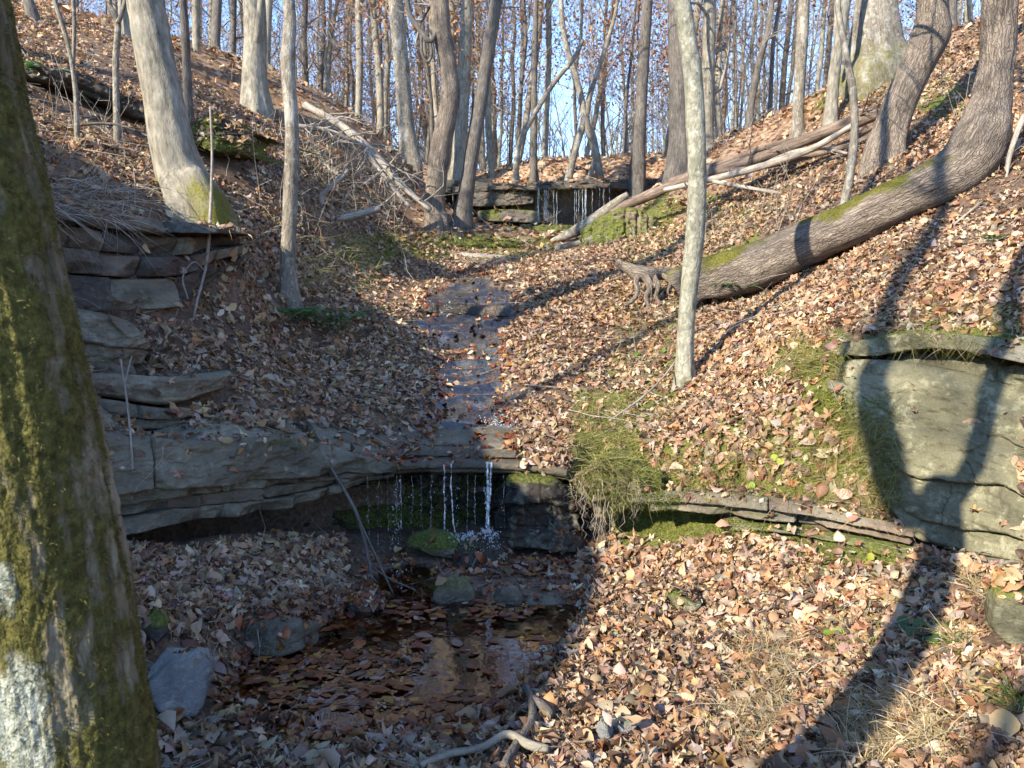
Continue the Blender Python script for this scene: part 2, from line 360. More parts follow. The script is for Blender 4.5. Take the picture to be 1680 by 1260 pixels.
UPW = [(-15,10,8.5),(-30,22,11),(-60,60,10),(0,40,6.0),(0,100,6),(25,60,8),(-20,40,8),(16,10,8.5),(30,22,11),(60,60,11),(-3.7,3.0,3.1),(-3.7,1,3.3),(-3.7,-.6,2.9),(-3.8,-3,2.0),
       (-7,3,5.4),(-7,-1,4.9),(-7,-4,3.4),(-14,-6,6.5),(-30,-20,10),(3.9,2.4,1.5),(4.5,0,1.2),(5,-4,1.0),(8,3,3.5),(12,-4,4),(30,-20,6),(3.4,4.0,1.75),(-2.9,4.3,2.2),(-3.3,4.9,2.65),(-3.9,5.4,3.05),(4.6,5.2,2.7),(6,7.5,4.1)]
LO = [(650,965,4.85),(760,940,4.9),(760,900,5.1),(900,895,5.2),(650,890,5.3),(560,880,4.95),(480,880,4.8),(420,870,4.75),(350,880,4.5),(230,905,4.0),(230,1000,3.3),(330,960,3.9),(450,950,4.2),(560,960,4.4),
      (600,1000,4.3),(420,1060,3.6),(350,1150,3.1),(250,1200,2.75),(300,1250,2.65),(600,1060,3.8),(780,1060,3.85),(600,1160,3.2),(480,1240,2.75),(760,1180,3.15),(840,1255,2.75),(900,1060,3.9),(980,1000,4.3),
      (960,1120,3.5),(1100,900,4.75),(1050,980,4.35),(1180,880,4.6),(1300,900,4.35),(1450,940,4.05),(1560,935,3.85),(1680,970,3.5),(1250,1040,3.75),(1500,1060,3.4),(1680,1100,3.0),(1150,1200,2.95),(1400,1220,2.75),(1680,1255,2.5)]
LOW = [(0,1,-.05),(0,-1,-.2),(0,-6,-.8),(0,-30,-3),(-1.3,1.5,.32),(-2.2,1.5,.6),(-2.5,3.2,.55),(-2.6,0,.6),(2,1,.3),(3,0,.5),(3,-4,.2),(-2.4,-4,.4),(10,-30,-2),(-10,-30,-2),(0,6.2,.0),(-1.5,5.5,.0),(-1.9,4.9,.12),(-1,5.8,.0),(1.2,5.6,.25),(2.6,4.6,.45),(3.2,3,.5)]
def tps(P, z, lam=.003):
    P = np.asarray(P); n = len(P)
    def U(r2): return .5*r2*np.log(r2+1e-12)
    d2 = ((P[:, None]-P[None])**2).sum(-1)
    A = np.zeros((n+3, n+3)); A[:n, :n] = U(d2)+lam*np.eye(n); A[:n, n] = 1; A[:n, n+1:] = P; A[n:, :n] = A[:n, n:].T
    c = np.linalg.solve(A, np.concatenate([z, [0, 0, 0]]))
    def f(x, y):
        x = np.asarray(x, float); y = np.asarray(y, float); q = np.stack([x.ravel(), y.ravel()], 1); out = np.zeros(len(q))
        for i in range(0, len(q), 20000):
            b = q[i:i+20000]; out[i:i+20000] = U(((b[:, None]-P[None])**2).sum(-1))@c[:n]+c[n]+b@c[n+1:]
        return out.reshape(x.shape)
    return f
_u = np.array([at(*p) for p in UP]+[list(p) for p in UPW]); f_up = tps(_u[:, :2], _u[:, 2], .02)
_l = np.array([at(*p) for p in LO]+[list(p) for p in LOW]); f_lo = tps(_l[:, :2], _l[:, 2], .01)
STEP = np.array([(-4.4,-12),(-3.5,-3),(-3.4,1.0),(-3.1,2.8),(-2.75,3.85),(-2.4,4.5),(-2.02,5.0),(-1.56,5.42),(-1.13,5.76),(-.7,5.95),(-.3,6.0),(.1,5.9),(.5,5.6),(.85,5.32),(1.35,4.98),(1.8,4.68),(2.08,4.45),(2.3,4.5),(2.5,4.55),(2.8,4.25),(3.05,3.6),(3.4,2),(4.2,-3),(6,-12)])
def step_dist(x, y):
    q = np.stack([np.ravel(x), np.ravel(y)], 1).astype(float); best = np.full(len(q), 1e9); sg = np.ones(len(q))
    for a, b in zip(STEP[:-1], STEP[1:]):
        d = b-a; t = np.clip(((q-a)@d)/(d@d), 0, 1); w = q-(a+t[:, None]*d); r = np.hypot(w[:, 0], w[:, 1])
        s = np.sign(d[0]*(q[:, 1]-a[1])-d[1]*(q[:, 0]-a[0])); m = r < best-1e-9
        best[m] = r[m]; sg[m] = s[m]
    return (best*sg).reshape(np.shape(x))
def rough(x, y):
    p = np.stack([x, y, np.zeros_like(x)], -1)
    return .05*fbm(p*.9, 3, 5)+.03*fbm(p*3.1, 3, 9)
POOL_Z = -.015
def ground_z(x, y, raw=False):
    x = np.asarray(x, float); y = np.asarray(y, float)
    d = step_dist(x, y); k = sstep(-.12, .12, d)
    near = sstep(14, 24, np.hypot(x, y-4))
    return f_lo(x, y)*(1-k)+f_up(x, y)*k + rough(x, y)*(1+near*2.5)
def axis(lo, hi, a, b, s, mid=None, grow=1.12, cap=6):
    c = list(np.arange(a, b+1e-6, s)); st = s; x = b
    while x < hi:
        st = min(st*grow, cap); x += st; c.append(x)
    st = s; x = a; pre = []
    while x > lo:
        st = min(st*grow, cap); x -= st; pre.append(x)
    return np.array(pre[::-1]+c)
gx = axis(-160, 160, -4.2, 4.6, .05, grow=1.045); gy = axis(-120, 200, 1.2, 9.5, .05, grow=1.03)
GX, GY = np.meshgrid(gx, gy); GZ = ground_z(GX, GY)
POOL_PX = [(395,1085),(430,1060),(560,1030),(600,985),(640,955),(700,960),(720,1010),(820,1015),(900,1020),(960,1035),(900,1100),(860,1150),(800,1180),(760,1210),(600,1225),(480,1215),(400,1170),(370,1120)]
STREAM_PX = [(735,440),(825,440),(800,462),(850,484),(858,520),(825,545),(838,590),(828,660),(845,700),(852,740),(862,764),(590,768),(640,742),(690,720),(672,690),(715,640),(700,610),(740,580),(680,556),(672,530),(690,500),(700,480),(735,462)]
MOSS_PX = [[(1250,550),(1400,550),(1420,700),(1330,720),(1250,620)],[(930,720),(1010,680),(1090,770),(1080,830),(980,800)],[(980,810),(1270,830),(1300,900),(1180,930),(1000,890)],
           [(1250,870),(1480,890),(1480,950),(1300,930)],[(1000,640),(1060,640),(1060,720),(960,760)],[(1060,320),(1120,320),(1110,420),(1010,440)],[(1150,310),(1260,350),(1230,420),(1140,440)],
           [(1330,110),(1460,90),(1520,140),(1330,180)],[(1150,420),(1260,400),(1240,470),(1150,470)],[(1500,160),(1560,120),(1600,170),(1540,210)],[(1380,330),(1450,310),(1430,350),(1380,360)],[(1480,520),(1680,530),(1680,560),(1480,545)],[(560,390),(900,390),(900,425),(560,425)]]
ppx, ppy = proj(np.stack([GX, GY, GZ], -1))
ppx = ppx+26*fbm(np.stack([GX*2.2, GY*2.2, 0*GX], -1), 3, 61); ppy = ppy+16*fbm(np.stack([GX*2.2, GY*2.2, 0*GX+5], -1), 3, 62)
vis = (GY > 1.5)
inpool = inpoly(ppx, ppy, POOL_PX) & vis & (GZ < .25)
instream = inpoly(ppx, ppy, STREAM_PX) & vis & (GY > 5) & (GY < 15)
def blur(a, k=2):
    a = a.astype(float)
    for _ in range(k):
        p = np.pad(a, 1, mode='edge'); a = (p[:-2, 1:-1]+p[2:, 1:-1]+p[1:-1, :-2]+p[1:-1, 2:]+2*p[1:-1, 1:-1])/6
    return a
pool_w = blur(inpool, 4)
GZ = GZ*(1-pool_w)+pool_w*(np.minimum(GZ, POOL_Z-.075)+.02*fbm(np.stack([GX*5, GY*5, GX*0], -1), 3, 3))
_rect = (GX > -2.0) & (GX < 1.3) & (GY > 2.3) & (GY < 5.5)
GZ = np.where(_rect & (pool_w < .35), np.maximum(GZ, POOL_Z+.012+.05*(.35-np.minimum(pool_w, .35))), GZ)
st_w = blur(instream, 3)
_hs = .085; _t = GZ/_hs+2.4*fbm(np.stack([GX*1.5, GY*.9, 0*GX], -1), 4, 41)+.8*GX; _f = _t-np.floor(_t)   # the bedrock steps down in thin beds
GZ = GZ-.03*st_w+np.clip(st_w*1.3, 0, 1)*_hs*(.25*_f+.75*sstep(.62, .95, _f)-_f)*(GY < 12)
moss_w = np.zeros_like(GZ)
for p, wt_ in [(q_, 1.0) for q_ in MOSS_PX]+[([(935,640),(1080,630),(1240,660),(1380,600),(1420,680),(1490,860),(1040,810),(935,800)], .62), ([(1040,430),(1180,470),(1120,640),(980,640)], .45), ([(430,380),(640,380),(640,470),(480,480)], .45)]: moss_w = np.maximum(moss_w, wt_*(inpoly(ppx, ppy, p) & vis & (GY < 24)).astype(float))
moss_w = blur(moss_w, 2)
wetm = np.clip(np.maximum(st_w*1.2, pool_w*.5), 0, 1)
far = sstep(9, 20, np.hypot(GX, GY-2))
mb = MB(); ny, nx = GX.shape
i = np.arange(ny-1)[:, None]*nx; j = np.arange(nx-1)[None]
mb.add(np.stack([GX, GY, GZ], -1), np.stack([i+j, i+j+1, i+nx+j+1, i+nx+j], -1), wet=wetm.ravel(), moss=moss_w.ravel(), far=far.ravel())
ground = tag(mb.build('ground', M['soil']), 'brown forest floor of the ravine under fallen leaves', 'ground', kind='structure')
def gz_at(x, y):   # bilinear on the built sheet
    a = np.clip(np.searchsorted(gx, x)-1, 0, nx-2); b = np.clip(np.searchsorted(gy, y)-1, 0, ny-2)
    tx = (x-gx[a])/(gx[a+1]-gx[a]); ty = (y-gy[b])/(gy[b+1]-gy[b])
    return (GZ[b, a]*(1-tx)+GZ[b, a+1]*tx)*(1-ty)+(GZ[b+1, a]*(1-tx)+GZ[b+1, a+1]*tx)*ty
SOLID = [(np.stack([GX, GY, GZ], -1).reshape(-1, 3), np.concatenate([np.stack([i+j, i+j+1, i+nx+j+1, i+nx+j], -1).reshape(-1, 4)]))]
# ------------------------------------------------------------------ rock faces
def cliff(name, mat, parent, S, nu=160, nv=70, back=.8, under=.5, layers=5, amp=.06, block=.5, bamp=.03, seed=1, fine=.02, moss=0.0, mossy_top=.5, wet=0.0, follow=None, crack=.025, topslope=0.0, rnd=.03, undrise=.05, register=True, hang=0.0, crackw=.012, bounds=None, offs=None, warp=.07, off0=0.0, tilt=(0, 0), chips=0):
    """a ledge of bedrock. S rows: (px, top_py, top_depth, bottom_py, bottom_depth); front face from top to bottom edge, top runs back into the hill, underside runs back below"""
    S = np.asarray(S, float); t = np.linspace(0, 1, nu)
    C = spline(S, nu) if len(S) > 2 else S[0]*(1-t[:, None])+S[-1]*t[:, None]
    T = np.array([at(c[0], c[1], c[2]) for c in C]); B = np.array([at(c[0], c[3], c[4]) for c in C])
    tan = nrm(np.gradient((T+B)/2, axis=0)*np.array([1, 1, 0])); k = np.ones(9)/9
    tan = nrm(np.stack([np.convolve(np.pad(tan[:, c], 4, mode='edge'), k, 'valid') for c in range(3)], 1))
    out = np.stack([tan[:, 1], -tan[:, 0], tan[:, 0]*0], 1)
    s = np.concatenate([[0], np.cumsum(np.linalg.norm(np.diff((T+B)/2, axis=0), axis=1))])
    H = np.linalg.norm(T-B, axis=1)
    v = np.linspace(0, 1, nv)[None]; s2 = s[:, None]; one = np.ones((nu, nv))
    r = np.random.default_rng(seed)
    if bounds is not None: bnd = np.array([0, *bounds, 1.]); layers = len(bnd)-1
    else: bnd = np.concatenate([[0], np.sort(np.clip((np.arange(1, layers)+r.uniform(-.38, .38, layers-1))/layers, .04, .96)), [1]]) if layers > 1 else np.array([0, 1.])
    env = v*(1-v)*4
    vw = np.clip(v+warp*n1(s2*1.1, seed+2)*env+warp*.35*n1(s2*4.5, seed+5)*env+.012*fbm(np.stack([s2*22+0*v, v*0+s2*0, v*9+0*s2], -1), 3, seed)*env, 0, 1)
    lay = np.clip(np.searchsorted(bnd, vw.ravel(), side='right').reshape(nu, nv)-1, 0, layers-1)
    dv = np.minimum(vw-bnd[lay], bnd[lay+1]-vw)*H[:, None]; lm = (vw-bnd[lay])/(bnd[lay+1]-bnd[lay]+1e-6)
    off = r.uniform(-1, 1, layers)*amp if offs is None else np.array(offs)
    pres = n1(s2*.9+lay*7.3, seed+11)     # layers come and go along the face
    D = off[lay]*(.75+.5*pres)+amp*.5*pres
    bs = block*(.7+.6*h1(lay, seed)); bi = (s2/bs+h1(lay, seed+3)*9+.16*n1(s2*5+lay, seed+1)+.10*n1(vw*H[:, None]*9+lay*3, seed+8)); b0 = np.floor(bi); bf = bi-b0; bid = b0.astype(int)*13+lay*7
    D = D+bamp*(h1(bid, seed+7)*2-1)+bamp*1.2*(h1(bid, seed+8)-.5)*(bf-.5)*2+bamp*1.0*(h1(bid, seed+9)-.35)*(lm-.5)*2
    bd = np.minimum(bf, 1-bf)*bs; has = h1(np.round(bi).astype(int)*3+lay*5, seed+19) > .45
    D = D-crack*np.exp(-(dv/crackw)**2)*(.5+.8*np.clip(.5+n1(s2*3+lay, seed+23), 0, 1))-crack*.8*np.exp(-(bd/(crackw*.7))**2)*has
    D = D+off0+tilt[0]*(s2/s[-1]-.5)+tilt[1]*(v-.5)
    for c_ in range(chips):   # broken corners and edges, cut off flat
        cu, cv = r.choice([0, 1]) if r.random() < .6 else r.random(), r.choice([0., 1.]); an = r.uniform(.4, 1.2); dd = np.hypot((s2-cu*s[-1])*r.uniform(.5, 1), (v-cv)*H[:, None]*r.uniform(.6, 1.2)); D = np.minimum(D, off0+(dd-r.uniform(.02, .12))*an+.0)
    P = T[:, None]*(1-v[..., None])+B[:, None]*v[..., None]
    nf = fbm(P*np.array([4, 4, 7]), 5, seed); D = D+fine*1.3*nf+fine*.8*(1-2*np.abs(fbm(P*np.array([7, 7, 16]), 4, seed+3)))-fine*.4+fine*.5*fbm(P*np.array([26, 26, 40]), 3, seed+4)
    edge = np.minimum(v, 1-v)*H[:, None]; D = D-rnd*np.exp(-edge/(rnd*.8))
    if hang: D = D+hang*(1-v)*one
    P = P+out[:, None]*D[..., None]
    nb, nu2 = 14, 10
    tb = np.linspace(0, 1, nb+1)[1:]; top = P[:, :1]-out[:, None]*(tb*back)[None, :, None]
    zt = T[:, None, 2]+0*tb[None]+topslope*tb[None]*back
    if follow is not None: zt = (f_up(top[..., 0], top[..., 1])+rough(top[..., 0], top[..., 1]))+follow*(1-tb[None]*1.6); zt = P[:, :1, 2]*(1-sstep(0, .35, tb))[None]+zt*sstep(0, .35, tb)[None]
    top[..., 2] = zt+.012*fbm(top*6, 3, seed+2)-.06*tb[None]
    tu = np.linspace(0, 1, nu2+1)[1:]; bot = P[:, -1:]-out[:, None]*(tu*under)[None, :, None]
    bot[..., 2] = P[:, -1:, 2]+undrise*tu[None]+.02*fbm(bot*5, 3, seed+4)
    G = np.concatenate([top[:, ::-1], P, bot], 1)
    # close both ends by running them back into the hill
    e0 = G[:1]-out[None, :1]*back; e1 = G[-1:]-out[None, -1:]*back
    e0 = np.where(np.arange(G.shape[1])[None, :, None] < nb, e0, e0); G = np.concatenate([e0, G, e1], 0)
    a, b = G.shape[:2]; i = np.arange(a-1)[:, None]*b; j = np.arange(b-1)[None]
    q = np.stack([i+j, i+j+1, i+b+j+1, i+b+j], -1).reshape(-1, 4)
    ms = np.zeros((a, b)); ms[:, :nb+int(nv*.12)] = mossy_top
    ms[:, nb:] = np.maximum(ms[:, nb:], moss); ms = ms*(.6+.9*fbm(G*1.7, 3, seed+33)+.35)
    m = MB(); m.add(G, q, moss=np.clip(ms, 0, 1.2).ravel(), wet=np.full(a*b, wet))
    o = m.build(name, M[mat], parent)
    # flat-ish strata: sharpen by angle
    if register: SOLID.append((G.reshape(-1, 3), q))
    return o
def blocks(name, mats, parent, S, bounds, lens, seed=1, offs=None, amp=.05, gap=.006, wob=.05, back=.4, under=.3, fine=.016, moss=0.0, mossy_top=.3, follow=None, chips=3, wet=0.0, drop_p=.0, tiltk=.05, rnd=.012):
    """courses of broken bedrock: every block between two joints is a piece of its own"""
    S = np.asarray(S, float); C = spline(S, 200); r = np.random.default_rng(seed); nl = len(bounds)-1; L3 = np.array([at(c[0], (c[1]+c[3])/2, (c[2]+c[4])/2) for c in C]); s = np.concatenate([[0], np.cumsum(np.linalg.norm(np.diff(L3, axis=0), axis=1))])
    for k in range(nl):
        ln = lens[k]; x = -r.uniform(0, .6)*ln
        while x < s[-1]:
            w_ = ln*r.uniform(.55, 1.5); a, b = max(x, 0), min(x+w_, s[-1]); x += w_
            if b-a < .05 or r.random() < drop_p: continue
            f = np.linspace(a+gap*.5, b-gap*.5, 5); q = np.stack([np.interp(f, s, C[:, c]) for c in range(5)], 1); v0, v1 = bounds[k], bounds[k+1]; rows = []
            for z_, fz in zip(q, f):
                j0 = 0 if k == 0 else wob*float(n1(np.array([fz*.8]), seed+k)[0]); j1 = 0 if k == nl-1 else wob*float(n1(np.array([fz*.8]), seed+k+1)[0]); a0, a1 = v0+j0, v1+j1; hgt = z_[3]-z_[1]; g_ = gap*F/z_[2]/2
                rows.append((z_[0], z_[1]+hgt*a0+g_, z_[2]+(z_[4]-z_[2])*a0, z_[1]+hgt*a1-g_, z_[2]+(z_[4]-z_[2])*a1))
            pxw = abs(rows[-1][0]-rows[0][0]); pxh = abs(np.mean([q_[3]-q_[1] for q_ in rows])); o_ = (offs[k] if offs else 0)+amp*r.uniform(-1, 1)
            cliff(name, mats[r.integers(0, len(mats))], parent, rows, nu=int(np.clip(pxw*.7, 16, 220)), nv=int(np.clip(pxh*.75, 10, 90)), back=back, under=under, layers=1, amp=.004, block=9, bamp=0, seed=int(r.integers(1e6)), fine=fine, moss=moss, mossy_top=mossy_top, wet=wet, follow=follow if k == 0 else None, crack=0, rnd=rnd, off0=o_, tilt=(r.uniform(-1, 1)*tiltk, r.uniform(-.6, 1)*tiltk), chips=chips, undrise=.02)
# ---- the stepped outcrop on the left
oc = thing('rock_outcrop', 'dark stepped sandstone outcrop rising beside the mossy trunk at left', 'rock', at(240,880,4.2))
A_ = [(30,318,5.0,510,4.9),(120,336,5.25,512,5.15),(200,352,5.55,512,5.45),(300,366,5.95,500,5.85),(350,372,6.2,462,6.15),(400,382,6.5,425,6.5)]
cliff('bedrock','rock_dark',oc,[(p[0],p[1]+3,p[2]+.14,p[3],p[4]+.12) for p in A_],nu=200,nv=70,back=1.0,under=.4,layers=4,amp=.03,block=.3,bamp=.03,seed=4,fine=.03,mossy_top=.3)
blocks('rock_block',['rock_dark','rock_dark','rock_brown','rock_grey'],oc,A_,[0,.17,.42,.66,1],[.7,.22,.25,.4],seed=6,offs=[.1,-.02,.05,.02],amp=.085,back=.3,fine=.018,drop_p=.08,chips=3,moss=.15,gap=.018,rnd=.007,tiltk=.1)
cliff('rock_layer','rock_grey',oc,[(60,500,4.8,602,4.72),(140,508,4.95,602,4.85),(200,522,5.1,600,5.0),(245,545,5.3,598,5.2)],nu=150,nv=80,back=.7,layers=2,amp=.04,block=.6,seed=9,mossy_top=.4,crack=.02,chips=6,fine=.03,bounds=[.55],warp=.2)
cliff('rock_layer','rock_brown',oc,[(80,590,4.75,640,4.72),(150,592,4.85,640,4.85),(225,596,5.05,640,5.05)],nu=80,nv=30,back=.5,layers=1,amp=.03,block=.7,seed=12,chips=4)
cliff('rock_slab','rock_grey',oc,[(110,618,4.5,655,4.5),(160,612,4.6,650,4.6),(270,618,4.8,664,4.8),(340,616,5.0,648,5.0),(388,608,5.3,630,5.3)],nu=190,nv=36,back=.7,under=.3,layers=1,amp=.03,block=2,bamp=.015,seed=15,hang=.03,mossy_top=.2,chips=7,rnd=.012)
E_ = [(100,648,4.48,780,4.35),(180,655,4.55,775,4.42),(260,668,4.75,765,4.7),(330,664,4.95,735,4.9),(400,655,5.2,700,5.1)]
cliff('bedrock','rock_dark',oc,[(p[0],p[1]+3,p[2]+.1,p[3],p[4]+.1) for p in E_],nu=100,nv=40,back=.5,layers=2,amp=.02,seed=22)
blocks('rock_block',['rock_grey','rock_grey','rock_brown'],oc,E_,[0,.2,.42,1],[.7,.5,.8],seed=21,offs=[.03,-.03,.02],amp=.03,back=.3,fine=.022,chips=3,moss=.15,wob=.12)
F_ = [(60,716,4.0,895,3.9),(170,716,4.12,888,4.0),(250,716,4.25,872,4.15),(300,722,4.35,862,4.25),(400,716,4.6,850,4.52),(470,716,4.8,838,4.74),(530,728,4.98,820,4.94),(590,744,5.08,800,5.06),(650,756,5.14,785,5.14)]
cliff('bedrock','rock_dark',oc,[(p[0],p[1]+5,p[2]+.14,p[3]-4,p[4]+.14) for p in F_],nu=260,nv=60,back=.95,under=1.0,layers=3,amp=.03,seed=31,undrise=.1,mossy_top=.3)
blocks('ledge_block',['rock_grey','rock_grey','rock_grey','rock_brown'],oc,F_,[0,.56,.69,.8,1],[1.1,.6,.5,.5],seed=38,offs=[.06,.0,-.04,.0],amp=.025,back=.8,under=.5,fine=.026,moss=.14,mossy_top=.3,follow=.015,chips=6,wob=.06,tiltk=.04,gap=.006,rnd=.008)
# ---- lip of the lower fall and the wet recess behind it
lf = thing('waterfall_ledge', 'thin wet rock lip of the lower waterfall, with a dark recess beneath', 'rock', at(760,900,5.1))
cliff('rock_lip','rock_grey',lf,[(560,740,5.1,778,5.12),(640,756,5.18,782,5.2),(700,758,5.22,778,5.24),(780,757,5.22,778,5.24),(850,758,5.18,780,5.2),(930,768,5.08,792,5.1)],nu=220,nv=26,back=1.0,under=.7,layers=2,amp=.02,block=.7,bamp=.012,seed=41,wet=.8,mossy_top=.0,follow=.01,fine=.012)
cliff('recess_wall','rock_wet_shaded',lf,[(380,800,5.4,905,5.3),(500,790,5.62,910,5.52),(620,768,5.85,915,5.7),(720,766,5.9,915,5.65),(800,766,5.86,915,5.58),(880,768,5.72,910,5.4),(1000,780,5.4,905,5.25)],nu=220,nv=60,back=.4,under=.1,layers=4,amp=.09,block=.22,bamp=.09,seed=44,wet=.6,moss=.62,mossy_top=.2,register=False,chips=12,fine=.06,crack=.05,warp=.2)
cliff('wet_buttress','rock_wet_shaded',lf,[(806,800,5.35,900,5.2),(830,780,5.2,905,5.05),(870,778,5.12,905,4.98),(915,785,5.08,905,4.95),(950,800,5.2,905,5.1)],nu=90,nv=70,back=.5,under=.1,layers=3,amp=.05,block=.3,bamp=.03,seed=47,wet=.6,fine=.035)
cliff('shelf_step','rock_grey',lf,[(600,742,5.50,753,5.44),(674,738,5.42,750,5.36),(743,740,5.48,751,5.42),(846,741,5.40,753,5.35)],nu=120,nv=12,back=.28,under=.1,layers=1,amp=.03,block=.5,bamp=.03,seed=51,wet=.75,mossy_top=0,moss=0,fine=.02,rnd=.02,chips=4)
cliff('shelf_step','rock_grey',lf,[(640,726,5.80,736,5.74),(701,722,5.72,733,5.66),(761,724,5.78,734,5.72),(842,725,5.70,736,5.65)],nu=120,nv=12,back=.28,under=.1,layers=1,amp=.03,block=.5,bamp=.03,seed=52,wet=.75,mossy_top=0,moss=0,fine=.02,rnd=.02,chips=4)
# ---- small cascade upstream
uc = thing('cascade_ledge', 'low dark rock step crossing the stream midway up, water trickling over it', 'rock', at(760,520,9.5))
cliff('rock_step','rock_wet',uc,[(640,508,9.9,518,9.8),(690,496,9.7,522,9.6),(760,500,9.6,528,9.5),(840,502,9.6,530,9.5),(890,512,9.7,522,9.6)],nu=120,nv=24,back=.6,under=.2,layers=2,amp=.05,block=.5,bamp=.03,seed=55,wet=.6,mossy_top=.2)
# ---- thin strata and big face on the right
rb = thing('rock_shelf', 'low banded rock shelf edged with moss under the leafy right bank', 'rock', at(1200,860,4.6))
R_ = [(1010,812,4.95,842,4.95),(1090,806,4.85,838,4.82),(1180,806,4.72,846,4.68),(1280,816,4.58,858,4.5),(1380,838,4.4,872,4.35),(1500,862,4.2,898,4.12)]
cliff('bedrock','rock_dark',rb,[(p[0],p[1]+2,p[2]+.1,p[3],p[4]+.1) for p in R_],nu=160,nv=20,back=.6,under=.4,layers=1,amp=.02,seed=60)
blocks('shelf_block',['rock_grey','rock_brown'],rb,R_,[0,.55,1],[.9,.6],seed=61,offs=[.02,-.02],amp=.025,back=.5,under=.4,fine=.02,moss=.42,mossy_top=.8,chips=3,wob=.14,tiltk=.03)
cliff('rock_layer','rock_grey',rb,[(1180,862,4.6,872,4.6),(1270,864,4.5,880,4.46),(1350,876,4.38,892,4.32),(1460,892,4.22,915,4.15),(1530,905,4.12,925,4.05)],nu=130,nv=20,back=.4,under=.2,layers=1,amp=.03,block=.5,seed=63,moss=.5,mossy_top=.9)
bf = thing('cliff_outcrop', 'large smooth buff rock face in sun at right, crossed by a forked tree shadow', 'rock', at(1560,930,4.0))
cliff('rock_slab','rock_buff',bf,[(1366,604,5.0,640,4.98),(1380,592,4.74,690,4.66),(1415,590,4.62,768,4.47),(1470,592,4.5,858,4.24),(1500,596,4.45,890,4.13),(1580,612,4.25,910,3.92),(1680,634,4.0,930,3.62),(1790,660,3.75,960,3.3),(1900,690,3.5,990,3.05)],nu=300,nv=170,back=.8,under=.3,bounds=[.33,.6,.86],offs=[.0,.03,.01,-.02],amp=.03,block=1.3,bamp=.02,seed=66,fine=.022,crack=.014,mossy_top=.3,moss=.22,crackw=.008,chips=10,warp=.16)
blocks('cap_slab',['rock_grey','rock_buff'],bf,[(1372,562,4.8,582,4.78),(1440,552,4.68,584,4.64),(1500,540,4.55,574,4.5),(1600,546,4.3,576,4.24),(1680,558,4.05,594,3.98),(1800,580,3.75,620,3.65)],[0,1],[.85],seed=68,offs=[.07],amp=.03,back=.8,under=.35,fine=.022,moss=.4,mossy_top=.9,follow=.01,chips=5,tiltk=.06)
blocks('rock_slab',['rock_buff'],bf,[(1450,578,4.7,600,4.66),(1560,580,4.45,606,4.4),(1620,582,4.28,622,4.2),(1700,600,4.05,645,3.96),(1820,625,3.75,670,3.64)],[0,1],[.9],seed=69,amp=.03,back=.5,under=.2,fine=.018,moss=.2,mossy_top=.3,chips=4)
blocks('foot_slab',['rock_buff','rock_grey'],bf,[(1490,908,4.0,932,3.96),(1580,916,3.82,940,3.76),(1640,920,3.68,955,3.6),(1700,930,3.55,965,3.47),(1820,950,3.3,990,3.2)],[0,1],[.5],seed=71,amp=.04,back=.6,under=.1,fine=.02,moss=.3,mossy_top=.6,chips=4)
# ---- upper falls
uf = thing('upper_falls_ledge', 'dark mossy rock ledge of the upper waterfall at the head of the ravine', 'rock', at(880,385,18.5))
cliff('rock_layer','rock_dark',uf,[(700,292,20.0,318,19.9),(770,296,19.8,316,19.7),(830,300,19.5,312,19.4),(900,297,19.3,312,19.2),(960,294,19.3,310,19.2),(1010,292,19.6,310,19.5),(1080,292,20.2,320,20.1)],nu=180,nv=24,back=2.2,under=1.0,layers=2,amp=.08,block=.9,bamp=.05,seed=81,wet=.4,mossy_top=.5,moss=.2,fine=.05,follow=.05)
cliff('rock_layer','rock_dark',uf,[(760,312,19.7,338,19.6),(800,310,19.5,338,19.4),(850,310,19.5,336,19.4),(875,312,19.6,334,19.5)],nu=90,nv=30,back=1.0,under=.6,layers=1,amp=.08,block=1.0,bamp=.05,seed=83,moss=.1,fine=.05)
cliff('recess_wall','rock_dark',uf,[(740,330,20.3,395,20.0),(800,312,20.4,395,20.0),(900,310,20.2,395,19.8),(980,310,20.2,395,19.8),(1050,312,20.6,395,20.3)],nu=120,nv=50,back=.5,under=.1,layers=4,amp=.15,block=.7,bamp=.1,seed=85,wet=.4,moss=.3,fine=.06)
cliff('mossy_slab','rock_dark',uf,[(785,346,19.5,362,19.4),(820,343,19.3,364,19.2),(870,345,19.3,366,19.2),(890,350,19.5,366,19.4)],nu=80,nv=20,back=.8,under=.5,layers=1,amp=.06,block=1,bamp=.05,seed=87,moss=.5,mossy_top=.7,fine=.04)
cliff('mossy_slab','rock_dark',uf,[(800,372,19.0,396,18.9),(860,370,18.7,398,18.6),(930,368,18.7,398,18.6),(990,372,19.0,396,18.9)],nu=90,nv=20,back=1.0,under=.3,layers=1,amp=.06,block=.8,bamp=.05,seed=88,moss=.8,mossy_top=.8,fine=.05,wet=.3)
# ---- mound across the stream
mo = thing('mossy_ledge', 'low mossy rock mound across the stream below the two leaning trunks', 'rock', at(740,425,14))
cliff('rock_layer','rock_dark',mo,[(565,402,14.2,418,14.0),(620,394,14.2,424,14.0),(700,388,14.2,428,13.9),(760,388,14.2,428,13.9),(830,392,14.5,424,14.2),(890,402,15.0,420,14.8)],nu=160,nv=30,back=1.4,under=.4,layers=2,amp=.1,block=.8,bamp=.06,seed=91,moss=.75,mossy_top=.9,fine=.07)
